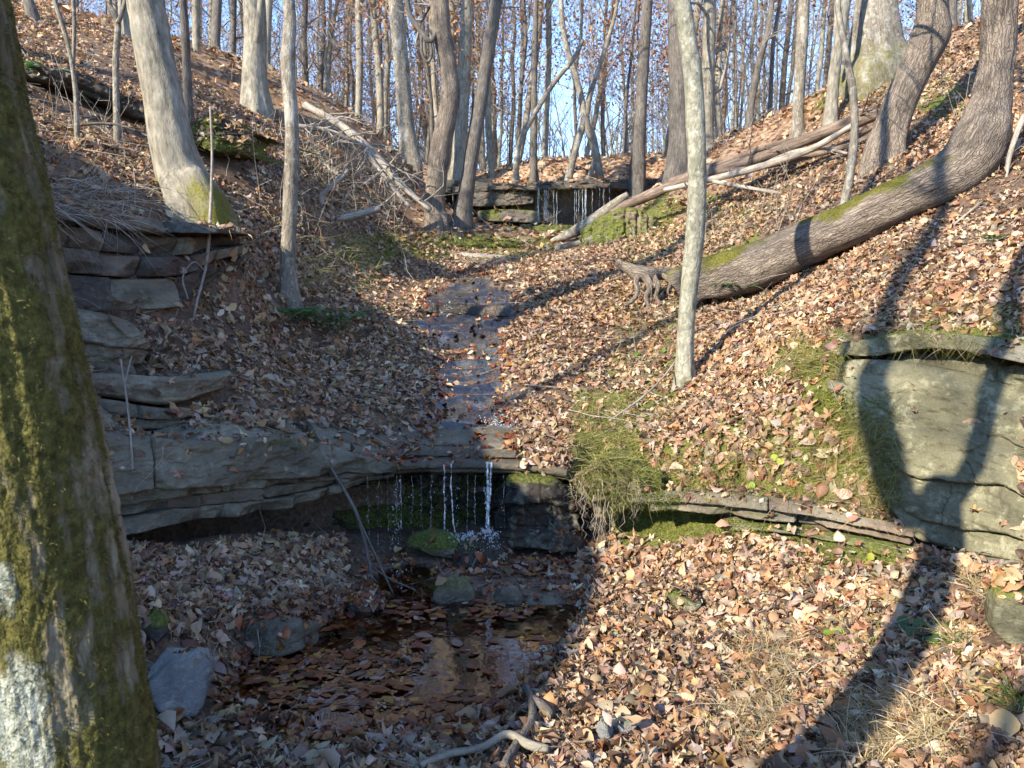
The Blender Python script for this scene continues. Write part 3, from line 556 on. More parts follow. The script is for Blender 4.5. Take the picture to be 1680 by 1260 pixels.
# ---- ledges on the left hillside
hl = thing('hillside_ledge', 'shadowed rock ledge on the upper left hillside behind the pale leaning tree', 'rock', at(220,190,9.4))
cliff('rock_layer','rock_dark',hl,[(40,92,9.0,128,9.1),(130,110,9.2,150,9.3),(190,138,9.4,174,9.45),(250,160,9.7,200,9.75),(300,172,10.1,206,10.2)],nu=150,nv=30,back=1.6,under=1.0,layers=3,amp=.14,block=.8,bamp=.08,seed=95,moss=.15,mossy_top=.2,fine=.06)
hb = thing('mossy_boulder', 'dark mossy boulder on the left hillside right of the pale leaning tree', 'boulder', at(360,235,10.5))
cliff('rock_layer','rock_dark',hb,[(314,198,9.9,238,9.8),(340,190,9.8,246,9.6),(375,192,9.9,248,9.7),(400,200,10.0,244,9.85),(412,206,10.2,236,10.1)],nu=110,nv=50,back=1.2,under=.8,layers=2,amp=.1,chips=6,block=.9,bamp=.05,seed=97,moss=.7,mossy_top=.9,fine=.07)
# ------------------------------------------------------------------ solid lookup
def make_bvh():
  global BVH
  _vs, _fs, _o = [], [], 0
  for v_, q_ in SOLID:
    _vs.append(v_); _fs.append(q_.reshape(-1, 4)+_o); _o += len(v_)
  _V = np.concatenate(_vs); _Fq = np.concatenate(_fs)
  BVH = BVHTree.FromPolygons([tuple(p) for p in _V], [tuple(int(c) for c in f) for f in _Fq])
make_bvh()
def drop(x, y, top=40.0):
    h = BVH.ray_cast(Vector((x, y, top)), Vector((0, 0, -1)))
    return (np.array(h[0]), np.array(h[1])) if h[0] is not None else (None, None)
def hit(px, py):
    r = nrm(ray(px, py)); h = BVH.ray_cast(Vector((0, 0, EYE)), Vector(r))
    return (np.array(h[0]), np.array(h[1])) if h[0] is not None else (None, None)
# ------------------------------------------------------------------ stones
def stone(name, label, cat, px, py, wpx, hpx, mat, seed, d=None, moss=.0, wet=0.0, flat=1.0, yaw=0.0, ang=.16, deep=1.0, sink=.3):
    """a stone whose outline covers wpx x hpx around px, py"""
    h, _ = hit(px, py+hpx*.42); d = d or float(h[1]); c = at(px, py, d); a = wpx*d/F/2; b = hpx*d/F/2*1.15
    nu_, nv_ = 84, 50; th = np.linspace(0, 2*math.pi, nu_, endpoint=False); ph = np.linspace(-math.pi/2, math.pi/2, nv_)
    X = np.cos(ph)[:, None]*np.cos(th)[None]; Y = np.cos(ph)[:, None]*np.sin(th)[None]; Z = np.sin(ph)[:, None]+0*X
    D = np.stack([X, Y, Z], -1); r = np.random.default_rng(seed)
    pl = nrm(r.normal(size=(11, 3))*np.array([1, 1, 1.2])); off = r.uniform(.55, .98, 11)
    rr_ = np.min(np.where(D@pl.T > .05, off/np.maximum(D@pl.T, .05), 9), -1); rr_ = np.minimum(rr_, 1.08)
    rr_ = rr_*(1+ang*fbm(D*1.6+seed, 3, seed)+.07*fbm(D*6+seed, 3, seed)+.03*fbm(D*17, 2, seed))
    V = D*rr_[..., None]*np.array([a, a*deep, b]); cy, sy = math.cos(yaw), math.sin(yaw); V = np.stack([V[..., 0]*cy-V[..., 1]*sy, V[..., 0]*sy+V[..., 1]*cy, V[..., 2]], -1)+c
    i = np.arange(nv_-1)[:, None]*nu_; j = np.arange(nu_)[None]; j2 = (j+1) % nu_
    SOLID.append((V.reshape(-1, 3), np.stack([i+j, i+j2, i+nu_+j2, i+nu_+j], -1).reshape(-1, 4)))
    m = MB(); mo_ = moss*np.clip(D[..., 2]+.5, 0, 1.1)
    m.add(V, np.stack([i+j, i+j2, i+nu_+j2, i+nu_+j], -1).reshape(-1, 4), moss=mo_.ravel(), wet=np.full(nu_*nv_, wet)); 
    base = c-np.array([0, 0, b])
    return tag(m.build(name, M[mat], None, loc=base), label, cat)
stone('boulder','rounded blue grey boulder beside the mossy trunk at the pool edge','boulder',293,1118,118,104,'stone',3,moss=.35,ang=.08)
stone('stone','small dark mossy stone above the rounded boulder','stone',256,1030,46,52,'rock_dark',5,moss=.8)
stone('stone','wet mossy block below the fall with water spilling over its notch','stone',742,985,72,76,'rock_grey',7,moss=.5,wet=.35,deep=.7)
stone('stone','wet grey angular slab right of the notched block below the fall','stone',822,986,76,52,'rock_grey',8,moss=.3,wet=.4)
stone('stone','small wet grey stone at the right end of the row below the fall','stone',888,1000,58,44,'rock_grey',9,moss=.3,wet=.4)
stone('stone','long yellowish mossy slab directly under the falling threads','stone',722,893,110,36,'rock_grey',10,moss=.95,wet=.2,d=5.02)
stone('stone','wet leaf strewn block in the splash under the main thread','stone',800,915,110,64,'rock_wet',13,moss=.3,wet=.7,d=4.95)
stone('stone','flat pale mossy stone half buried in leaves right of the pool','stone',1122,985,66,28,'rock_grey',11,moss=.55)
stone('stone','brown submerged slab left of the fall splash','stone',600,985,70,60,'rock_wet',14,moss=.3,wet=.5)
stone('stone','wet olive slab at the left pool edge under leaves','stone',455,1040,180,70,'rock_grey',15,moss=.4,wet=.5,deep=.6)
stone('stone','left one of two small pale stones in the sunlit leaves','stone',994,1196,34,40,'stone',16,moss=.3)
stone('stone','right one of two small pale stones in the sunlit leaves','stone',1026,1192,38,30,'stone',17,moss=.5)
stone('stone','flat brown stone under water in the middle of the pool','stone',690,1100,110,34,'rock_wet',18,wet=.5,moss=.4)
stone('boulder','mossy rock at the right frame edge above the sunlit leaves','boulder',1668,1000,90,110,'rock_buff',19,moss=.6)
stone('stone','upright dark stone slab standing on the left end of the mossy mound','stone',591,388,18,40,'rock_dark',20,d=13.6,deep=.5)
stone('stone','mossy block beside the upright slab on the mossy mound','stone',680,410,120,40,'rock_dark',21,moss=.9,d=13.8)
make_bvh()
# ------------------------------------------------------------------ leaves
def tmpl_oval(nl, lobed=False, seed=0):
    r = np.random.default_rng(seed); t = np.linspace(0, 1, nl+1); wd = np.sin(np.pi*t**.8)**.8*.5*r.uniform(.42, .62); wd[0] = .012; wd[-1] = 0.004
    if nl > 4: wd[1:-1] *= 1+.12*(np.arange(nl-1) % 2)
    x = np.stack([-wd, wd*0, wd], 1); y = np.repeat((t-.5)[:, None], 3, 1)
    fold = r.uniform(.05, 1.1); bend = r.uniform(-.7, 1.3); tw = r.uniform(-.7, .7)
    z = np.abs(x)*fold+bend*(y**2)+.05*r.normal(size=x.shape)*(np.abs(x) > .05)
    x2 = x*np.cos(tw*y)-0*z; z = z+x*np.sin(tw*y*2)*.6
    V = np.stack([x2, y, z], -1).reshape(-1, 3); V -= V.mean(0)*np.array([0, 0, 1])
    q = [[a*3+b, a*3+b+1, a*3+b+4, a*3+b+3] for a in range(nl) for b in range(2)]
    return V, np.array(q), np.zeros((0, 3), int)
def tmpl_lobed(seed=0, lobes=5):
    r = np.random.default_rng(seed); n = lobes*4; a = np.linspace(0, 2*np.pi, n, endpoint=False)+np.pi/2
    tip = [1.0, .62, .34, .58]; rad = np.array([tip[k % 4] for k in range(n)])*.5
    la = np.abs(((a-np.pi/2+np.pi) % (2*np.pi))-np.pi); rad *= np.where(la > 2.2, .55, 1.0)*(1+.12*r.normal(size=n))
    x = rad*np.cos(a); y = rad*np.sin(a)
    cx, cy = r.uniform(-.9, 1.4, 2); z = cx*x*x+cy*y*y+.09*r.normal(size=n)+.35*np.maximum(rad-.3, 0)*r.uniform(-1, 2.5, n)
    m_r = rad*.5; V = np.vstack([[[0, -.03, -.02]], np.stack([m_r*np.cos(a), m_r*np.sin(a), z*.3+.02*r.normal(size=n)], 1), np.stack([x, y, z], 1)])
    t = [[0, 1+k, 1+(k+1) % n] for k in range(n)]; q = [[1+k, 1+n+k, 1+n+(k+1) % n, 1+(k+1) % n] for k in range(n)]
    return V, np.array(q), np.array(t)
T_HI = [tmpl_oval(6, seed=s) for s in range(14)]+[tmpl_lobed(seed=s, lobes=5) for s in range(30, 40)]
def flat_t(T): return [(V*np.array([1, 1, .12]), q, t) for V, q, t in T]
T_FLAT = flat_t(T_HI)
T_MID = [tmpl_oval(3, seed=s+60) for s in range(12)]
def tmpl_mid_lobed(seed):
    r = np.random.default_rng(seed); n = 10; a = np.linspace(0, 2*np.pi, n, endpoint=False); rad = np.where(np.arange(n) % 2 == 0, .5, .26)*(1+.15*r.normal(size=n))
    V = np.vstack([[[0, 0, -.03]], np.stack([rad*np.cos(a), rad*np.sin(a), .15*r.normal(size=n)+.4*rad*r.uniform(-.3, 1)], 1)])
    return V, np.zeros((0, 4), int), np.array([[0, 1+k, 1+(k+1) % n] for k in range(n)])
T_MID += [tmpl_mid_lobed(s) for s in range(80, 86)]
def tmpl_lo(seed):
    r = np.random.default_rng(seed); V = np.array([[-.28, -.1, 0], [0, -.5, .1], [.28, .08, 0], [0, .5, .1]])+r.normal(size=(4, 3))*.07
    return V, np.array([[0, 1, 2, 3]]), np.zeros((0, 3), int)
T_LO = [tmpl_lo(s) for s in range(8)]
PAL = np.array([(.40,.26,.15),(.48,.33,.2),(.35,.21,.11),(.36,.18,.07),(.27,.135,.06),(.17,.095,.058),(.10,.06,.042),(.54,.42,.29),(.46,.37,.28),(.36,.295,.24),(.25,.185,.14),(.44,.25,.1),(.22,.09,.055),(.62,.51,.37)])
PAL = (PAL*.8+.2*PAL.mean(1, keepdims=True))*np.array([1.06, 1.0, .9])
PALW = np.array([15,14,12,9,8,8,7,9,9,7,8,6,3,4.]); PALW /= PALW.sum()
PAL_WET = np.array([(.24,.075,.025),(.2,.06,.02),(.16,.05,.018),(.19,.07,.025),(.26,.1,.03),(.13,.05,.025),(.08,.035,.02),(.3,.13,.045),(.2,.12,.08),(.3,.2,.14),(.33,.17,.04),(.15,.045,.03)])
def scatter_mesh(mb, P, Nn, size, templ, col, tilt=.45, lift=.02, r=rng):
    """leaves at P (n,3) with surface normals Nn"""
    n = len(P)
    if n == 0: return
    nz = nrm(Nn+tilt*r.normal(size=(n, 3)))
    a = nrm(np.cross(nz, r.normal(size=(n, 3)))); b = np.cross(nz, a)
    R = np.stack([a, b, nz], 2)   # columns
    flip = np.where(r.random(n) < .45, -1.0, 1.0)
    pick = r.integers(0, len(templ), n)
    P = P+Nn*(lift*r.random(n)**1.5)[:, None]
    for k, (V, q, t) in enumerate(templ):
        ix = np.nonzero(pick == k)[0]
        if not len(ix): continue
        L = V[None]*size[ix][:, None, None]*np.array([1, 1, 1.0]); L = L.copy(); L[..., 2] *= flip[ix][:, None]
        W = np.einsum('nij,nvj->nvi', R[ix], L)+P[ix][:, None]
        off = (np.arange(len(ix))*len(V))[:, None, None]
        c = np.repeat(np.concatenate([col[ix], np.ones((len(ix), 1))], 1)[:, None], len(V), 1)
        mb.add(W.reshape(-1, 3), (q[None]+off).reshape(-1, 4) if len(q) else None, (t[None]+off).reshape(-1, 3) if len(t) else None, col=c.reshape(-1, 4))
def leaf_cols(n, pal=PAL, w=PALW, r=rng):
    c = pal[r.choice(len(pal), n, p=w)] if w is not None else pal[r.integers(0, len(pal), n)]
    return np.clip(c*(1+.18*r.normal(size=(n, 1)))*(1+.06*r.normal(size=(n, 3))), .01, .8)
BARE_PX = [([(700,940),(930,950),(930,1025),(700,1030)], .1),([(230,1055),(350,1055),(355,1170),(230,1170)], .1),([(660,870),(790,870),(790,915),(660,915)], .1),([(990,1175),(1050,1175),(1050,1215),(975,1215)], .15),([(1085,970),(1160,970),(1160,1002),(1085,1002)], .2),([(235,1005),(282,1005),(282,1055),(235,1055)], .15),([(370,1010),(550,1005),(550,1075),(370,1080)], .35),  # rock faces, mossy patches and open water where few leaves lie
 ([(1374,580),(1500,575),(1680,590),(1680,935),(1490,895),(1400,700)], .02),
 ([(1376,545),(1680,540),(1680,640),(1380,600)], .06),
 ([(700,740),(740,640),(728,610),(758,580),(695,556),(685,530),(708,490),(750,450),(800,450),(842,490),(848,525),(818,550),(828,590),(812,660),(830,700),(842,740),(852,766),(660,768)], .12),
 ([(590,745),(690,690),(715,745),(600,775)], .5),
 ([(560,770),(1000,770),(1000,905),(560,905)], .05),
 ([(935,730),(1000,690),(1060,740),(1080,840),(980,830)], .12),([(990,815),(1260,840),(1250,875),(1150,885),(1000,885)], .12),([(1290,880),(1470,890),(1500,935),(1350,925)], .25),
 ([(935,640),(1080,640),(1080,800),(935,800)], .4),([(1080,700),(1480,640),(1490,850),(1040,800)], .6),([(1280,560),(1390,560),(1410,690),(1330,680)], .3),([(1040,790),(1250,780),(1470,840),(1480,900),(1250,860),(1040,850)], .2),
 ([(140,605),(385,605),(385,660),(150,690)], .05),([(130,500),(245,500),(230,605),(130,605)], .06),([(60,330),(390,375),(300,500),(60,520)], .08),([(150,700),(560,705),(620,760),(600,800),(200,890)], .10),
 ([(560,900),(640,900),(640,960),(570,960)], .15),([(680,870),(830,870),(850,950),(690,960)], .35),([(1270,560),(1380,560),(1380,600),(1270,620)], .3),
 ([(250,310),(400,310),(390,375),(300,350)], .3),
 ([(1180,1040),(1310,1040),(1310,1180),(1180,1180)], .55),([(1380,1150),(1560,1150),(1560,1250),(1380,1250)], .6)]
def scatter_region(n, umax, d0, d1, dens_pow=2.0):
    u = rng.uniform(-umax, umax, n)
    if abs(dens_pow-2) < 1e-6: d = d0*(d1/d0)**rng.random(n)
    else: d = np.sqrt(d0*d0+(d1*d1-d0*d0)*rng.random(n))
    return np.stack([u*d, d], 1)
def land(xy, slope_min=.42):
    P, Q = [], []
    for x, y in xy:
        p, nn = drop(x, y)
        if p is None: continue
        if nn[2] < 0: nn = -nn
        if nn[2] < slope_min: continue
        P.append(p); Q.append(nn)
    return np.array(P), np.array(Q)
def keep_mask(P):
    px, py = proj(P); k = np.ones(len(P)); px = px+30*fbm(P*2.6, 3, 61); py = py+18*fbm(P*2.6+7, 3, 62)
    for poly, f in BARE_PX: k = np.where(inpoly(px, py, poly), np.minimum(k, f), k)
    k = k*np.clip(.72+1.1*fbm(np.stack([P[:, 0]*.9, P[:, 1]*.9, 0*P[:, 0]], -1), 3, 91), .25, 1)
    return rng.random(len(P)) < k
lit_n = MB(); wet_n = MB()
def leaf_px(poly, n, templ, s0, s1, tilt=.5, lift=.03):
    a = np.array(poly); lo, hi = a.min(0), a.max(0); q = lo+(hi-lo)*rng.random((n, 2)); q = q[inpoly(q[:, 0], q[:, 1], poly)]; P, Q = [], []
    for x, y in q:
        p, nn = hit(x, y)
        if p is not None: P.append(p); Q.append(nn)
    put_litter(np.array(P), np.array(Q), templ, s0, s1, tilt, lift)
def leaf_zone(n, umax, d0, d1, templ, s0, s1, tilt, lift, slope_min=.3, pw=1.0):
    P, Q = land(scatter_region(n, umax, d0, d1, pw), slope_min); put_litter(P, Q, templ, s0, s1, tilt, lift)
def put_litter(P, Q, templ, s0, s1, tilt, lift):
    k = keep_mask(P); P, Q = P[k], Q[k]
    k2 = rng.random(len(P)) < np.clip((Q[:, 2]-.05)*5, 0, 1); P, Q = P[k2], Q[k2]
    size = np.clip((s0+(s1-s0)*.38)*np.exp(.36*rng.normal(size=len(P))), s0*.5, s1*1.12)
    px, py = proj(P)
    jx = px+60*fbm(P*2.2, 3, 63); jy = py+30*fbm(P*2.2+3, 3, 64)
    wet = (inpoly(jx, jy, [(380,1010),(600,960),(640,900),(560,860),(900,880),(985,950),(950,1040),(860,1130),(760,1230),(480,1230),(360,1180)]) & (P[:, 2] < .35)) | (inpoly(px, py, STREAM_PX) & (P[:, 1] > 5))
    wet &= rng.random(len(P)) < .85
    inp = inpoly(px, py, POOL_PX) & (P[:, 2] < POOL_Z+.004)
    wet |= inp
    P = P.copy(); fl = inp & (rng.random(len(P)) < np.clip(.08+.8*fbm(P*np.array([2.6, 2.6, 0]), 3, 71), .02, .3)); P[fl, 2] = POOL_Z+.002
    Q = Q.copy(); Q[inp] = (0, 0, 1); deep_ = inp & ~fl; P[deep_, 2] = np.minimum(P[deep_, 2]+rng.random(int(deep_.sum()))*.06, POOL_Z-.014)
    col = leaf_cols(len(P)); cw = leaf_cols(len(P), PAL_WET, None)
    # leaves on the upper slopes are a little more bleached; patches of one kind lie together
    pt = fbm(np.stack([P[:, 0]*.5, P[:, 1]*.5, P[:, 2]*0], -1), 2, 77)[:, None]; col = col*(1+.35*pt)
    d = ~wet
    scatter_mesh(lit_n, P[d], Q[d], size[d], templ, col[d], tilt, lift)
    flat_ = wet & inp; oth = wet & ~inp
    scatter_mesh(wet_n, P[oth], Q[oth], size[oth], templ, cw[oth], tilt*.5, lift*.5)
    scatter_mesh(wet_n, P[flat_], Q[flat_], size[flat_], T_FLAT, cw[flat_], .05, .012)
leaf_zone(26000, .82, 2.2, 4.8, T_MID, .025, .055, .6, .012)
leaf_zone(30000, .82, 2.2, 4.8, T_HI, .042, .09, .42, .03)
leaf_zone(50000, .80, 4.8, 8.0, T_HI, .042, .088, .42, .035)
leaf_zone(76000, .80, 8.0, 14.0, T_MID, .05, .095, .5, .045)
leaf_zone(46000, .80, 14.0, 27.0, T_LO, .1, .17, .55, .08)
leaf_zone(3000, 2.2, .6, 3.0, T_MID, .07, .12, .45, .03)
leaf_px([(1040,680),(1480,640),(1490,850),(1400,830),(1250,790),(1050,790)], 2200, T_HI, .055, .105)
leaf_px([(230,400),(560,380),(600,740),(420,720),(240,680),(230,560)], 2600, T_HI, .055, .105)
leaf_px([(880,560),(1380,470),(1380,600),(1040,760),(880,740)], 1500, T_HI, .055, .105)
leaf_px([(380,200),(720,220),(720,420),(400,420)], 1500, T_MID, .08, .13)
leaf_px([(990,880),(1300,900),(1300,960),(1000,960)], 350, T_HI, .055, .1)
leaf_px([(215,890),(640,890),(640,980),(215,1060)], 900, T_HI, .055, .1)
leaf_px(POOL_PX, 2600, T_HI, .05, .1)
tag(lit_n.build('leaf_litter', M['leaf']), 'dry brown fallen leaves covering the banks and slopes', 'leaves', kind='stuff')
tag(wet_n.build('wet_leaf_litter', M['wet_leaf']), 'dark wet fallen leaves lying in the pool and along the stream', 'leaves', kind='stuff')

tw = MB(); rt = np.random.default_rng(17)
def twigs(n, u, d0, d1, L0, L1, r0):
    P, Q = land(scatter_region(n, u, d0, d1, 1.0), .2); px, py = proj(P); k = ~(inpoly(px, py, POOL_PX) | inpoly(px, py, STREAM_PX)); P, Q = P[k], Q[k]
    A, B, ra, rb_ = [], [], [], []
    for p, q in zip(P, Q):
        t = rt.normal(size=3); t = nrm(t-q*(t@q)+q*.12*rt.normal()); L = rt.uniform(L0, L1); c = p+q*.03; e = c.copy()
        for i in range(3):
            e2 = e+nrm(t+.25*rt.normal(size=3)*np.array([1, 1, .4]))*L/3; A.append(e); B.append(e2); ra.append(r0*rt.uniform(.6, 1.4)*(1-.25*i)); rb_.append(r0*(.8-.25*i)); e = e2
            if rt.random() < .3: A.append(e2); B.append(e2+nrm(t+rt.normal(size=3)*.8)*L*.2); ra.append(r0*.6); rb_.append(r0*.3)
    prisms(tw, A, B, ra, rb_, 5)
# ------------------------------------------------------------------ wood
def prisms(mb, A, B, ra, rb, sides=3, **att):
    A = np.asarray(A, float); B = np.asarray(B, float); n = len(A)
    if n == 0: return
    ra = np.broadcast_to(np.asarray(ra, float), (n,)); rb = np.broadcast_to(np.asarray(rb, float), (n,))
    T = nrm(B-A); ref = np.where(np.abs(T[:, 2:3]) > .9, np.array([[1., 0, 0]]), np.array([[0, 0, 1.]]))
    U = nrm(np.cross(T, ref)); V = np.cross(T, U); th = np.arange(sides)*2*math.pi/sides
    d = U[:, None]*np.cos(th)[None, :, None]+V[:, None]*np.sin(th)[None, :, None]
    P = np.concatenate([A[:, None]+d*ra[:, None, None], B[:, None]+d*rb[:, None, None]], 1)
    k = np.arange(sides); k2 = (k+1) % sides
    q = np.stack([k, k2, k2+sides, k+sides], 1)[None]+(np.arange(n)*2*sides)[:, None, None]
    L = np.linalg.norm(B-A, axis=1)
    b = np.concatenate([np.concatenate([d[..., :1]*0+np.cos(th)[None, :, None]*ra[:, None, None], np.sin(th)[None, :, None]*ra[:, None, None]+0*d[..., :1], 0*d[..., :1]+(A[:, 2])[:, None, None]], 2),
                        np.concatenate([np.cos(th)[None, :, None]*rb[:, None, None]+0*d[..., :1], np.sin(th)[None, :, None]*rb[:, None, None]+0*d[..., :1], 0*d[..., :1]+(A[:, 2]+L)[:, None, None]], 2)], 1)
    mb.add(P.reshape(-1, 3), q.reshape(-1, 4), bco=b.reshape(-1, 3), **{k_: np.full(n*2*sides, v_) for k_, v_ in att.items()})
def sprout(r, p, d, L, rad, lev, segs, tips, kids=(5, 4), up=.25, bend=.25):
    """a crooked branch with side shoots, gathered as segments"""
    n = 4 if lev else 3; pts = [np.array(p, float)]; dd = nrm(np.array(d, float))
    for i in range(n):
        dd = nrm(dd+bend*r.normal(size=3)+np.array([0, 0, up*.3])); pts.append(pts[-1]+dd*L/n)
    for i in range(n):
        segs.append((pts[i], pts[i+1], rad*(1-.8*i/n), rad*(1-.8*(i+1)/n)))
    tips.append(pts[-1])
    if lev > 0:
        for k in range(kids[0] if lev > 1 else kids[1]):
            t = r.uniform(.2, 1)*n; i = min(int(t), n-1); q = pts[i]+(pts[i+1]-pts[i])*(t-i)
            ax = nrm(pts[i+1]-pts[i]); sd = nrm(np.cross(ax, r.normal(size=3)))
            sprout(r, q, nrm(ax*.7+sd*.75+np.array([0, 0, up])), L*r.uniform(.3, .55), rad*.45*(1-.5*t/n)+.001, lev-1, segs, tips, kids, up, bend)
def put_segs(mb, segs, sides=3, rmin=.0):
    if not segs: return
    A = np.array([s[0] for s in segs]); B = np.array([s[1] for s in segs]); ra = np.array([max(s[2], rmin) for s in segs]); rb = np.array([max(s[3], rmin) for s in segs])
    prisms(mb, A, B, ra, rb, sides)
def put_leaves(mb, tips, n, size, r, pal, spread=.35):
    if not len(tips) or n <= 0: return
    T = np.array(tips); P = T[r.integers(0, len(T), n)]+r.normal(size=(n, 3))*spread
    c = pal[r.integers(0, len(pal), n)]*(1+.2*r.normal(size=(n, 1)))
    scatter_mesh(mb, P, nrm(r.normal(size=(n, 3))), size*r.uniform(.7, 1.3, n), T_LO, np.clip(c, .01, .8), .3, .0, r)
PAL_TREE = np.array([(.36,.17,.07),(.42,.22,.1),(.3,.13,.06),(.45,.28,.15),(.38,.16,.05),(.26,.12,.07)])
def px_path(P, d0=None):
    """rows (px, py, depth, width px) -> points and radii"""
    P = [list(p) for p in P]
    pts = np.array([at(p[0], p[1], p[2]) for p in P]); rad = np.array([p[3]*p[2]/F/2 for p in P])
    return pts, rad
def bark_disp(amp, f=(22, 22, 5), seed=0, lump=0.0):
    f = np.array(f)
    def g(b, N_, P): return amp*(1-2*np.abs(fbm(b*f, 4, seed)))*1.0-amp*.5+lump*fbm(P*1.7, 3, seed+5)
    return g
def moss_base(z0, h=1.0, k=1.0, side=None, seed=0):
    def g(b, N_, P):
        m = k*np.clip(1-(P[..., 2]-z0)/h, 0, 1)
        if side is not None: m = m*(.55+.6*np.clip((N_*np.array(side)).sum(-1), 0, 1))
        return m
    return g
def make_tree(name, label, P, mat, cat='tree', group=None, sides=14, rings=None, amp=.006, lump=.01, ext=5.0, crown=None, moss=None, seed=1, sink=.9, lean=None, leafn=0, extra=(), freq=(22, 22, 5), base_hit=True, tw=1.0):
    """P rows (px, py, depth or None, width px) from the base upward; depth None takes the slope under the first pixel"""
    P = [list(p) for p in P]
    if P[0][2] is None:
        h, _ = hit(P[0][0], P[0][1]); 
        if h is not None and h[1] < 26: d = float(h[1])
        else:   # the pixel lies just above the crest: stand on the crest
            dd_ = np.linspace(9, 24, 90); pp_ = np.array([at(P[0][0], P[0][1], q_) for q_ in dd_]); d = float(dd_[np.argmin(pp_[:, 2]-ground_z(pp_[:, 0], pp_[:, 1]))])
        for p in P: p[2] = d if p[2] is None else d+p[2]
    pts, rad = px_path(P)
    b = pts[0].copy(); sink = max(sink, b[2]-float(ground_z(b[0:1], b[1:2])[0])+.6) if sink > .5 else sink; r = np.random.default_rng(seed)
    down = b-np.array([(pts[1]-b)[0]*.3, (pts[1]-b)[1]*.3, 0]); _dn = nrm(pts[1]-b); down = b-nrm(np.array([_dn[0]*.4, _dn[1]*.4, _dn[2]]))*sink
    up = nrm(pts[-1]-pts[-2]); vis_top = pts[-1][2]
    e = []
    if ext > 0:
        p = pts[-1]; dd = up.copy()
        for i in range(4): dd = nrm(dd+np.array([0, 0, .12])+.06*r.normal(size=3)); p = p+dd*ext/4; e.append(p)
    allp = np.vstack([down, pts]+([np.array(e)] if e else [])); allr = np.concatenate([[rad[0]*1.08], rad, rad[-1]*np.linspace(.9, .3, 4) if e else []])
    n = rings or int(np.clip(np.linalg.norm(np.diff(allp, axis=0), axis=1).sum()/max(rad.mean()*.5, .02), 24, 130))
    S = spline(np.column_stack([allp, allr]), n)
    t = thing(name, label, cat, b, group)
    _bd = bark_disp(amp, freq, seed, lump); _nl = int(r.integers(4, 7)); _ph = r.uniform(0, 6.28); _r0 = float(rad[0])*(0.0 if name == 'sapling' else 1.0)
    def flare(b_, N_, P_):
        th_ = np.arctan2(b_[..., 1], b_[..., 0]); s_ = np.maximum(b_[..., 2]-sink, -.1); k_ = np.exp(-s_/(1.3*_r0+.03)); return _bd(b_, N_, P_)+_r0*k_*(.1+.24*np.clip(np.cos(_nl*th_+_ph+1.3*np.sin(th_+_ph)), -.3, 1))
    mb = MB(); tube(mb, S[:, :3], S[:, 3], sides, flare, moss=moss, lichen=0.0)
    for (EP, ew) in extra:   # extra visible limbs: rows like P
        ep, er = px_path(EP); s2 = spline(np.column_stack([ep, er]), 22); tube(mb if ew == 'trunk' else ew, s2[:, :3], s2[:, 3], max(6, sides-6), bark_disp(amp*.6, freq, seed+1, lump*.5), moss=None if moss is None else moss, lichen=0.0)
    mb.build('trunk', M[mat], t)
    if crown:
        segs, tips = [], []; nb, Lb, z0 = crown
        for k in range(nb):
            f = r.uniform(.0, 1)
            zz = z0+(allp[-1][2]-z0)*f; i = int(np.clip(np.searchsorted(S[:, 2], zz), 1, n-1)); p = S[i, :3]
            a = r.uniform(0, 2*math.pi); sprout(r, p, (math.cos(a), math.sin(a), r.uniform(.2, .9)), Lb*r.uniform(.5, 1.1)*(1-.4*f), S[i, 3]*.35, 2, segs, tips, (5, 4))
        cb = MB(); put_segs(cb, segs, 4, .0025*tw); cb.build('crown', M['twig'], t)
        if leafn: lb = MB(); put_leaves(lb, tips, leafn, .075, r, PAL_TREE); lb.build('foliage', M['leaf'], t)
    return t
def branch_obj(name, label, cat, paths, mat, group=None, sides=9, amp=.004, lump=.01, moss=None, seed=3, twigs=0, twl=.5, parts=None):
    """fallen or standing wood made of limbs; paths: list of rows (px, py, depth, width); first is the stem"""
    built = []
    for k, P in enumerate(paths):
        pts, rad = px_path(P); built.append(spline(np.column_stack([pts, rad]), max(12, 7*len(P))))
    t = thing(name, label, cat, built[0][len(built[0])//2, :3], group); r = np.random.default_rng(seed)
    for k, S in enumerate(built):
        mb = MB(); tube(mb, S[:, :3], S[:, 3], sides if k == 0 else max(5, sides-2), bark_disp(amp if k == 0 else amp*.5, (22, 22, 5), seed+k, lump if k == 0 else lump*.4), moss=moss, lichen=0.0)
        segs, tips = [], []
        for j in range(twigs if k else twigs):
            i = r.integers(2, len(S)-1); ax = nrm(S[i, :3]-S[i-1, :3]); sd = nrm(np.cross(ax, r.normal(size=3)))
            sprout(r, S[i, :3], nrm(ax*.6+sd), twl*r.uniform(.4, 1.1), max(S[i, 3]*.3, .004), 1, segs, tips, (4, 3), .05, .3)
        if segs: put_segs(mb, segs, 4, .002)
        mb.build((parts[k] if parts else ('stem' if k == 0 else 'branch')), M[mat], t)
    return t
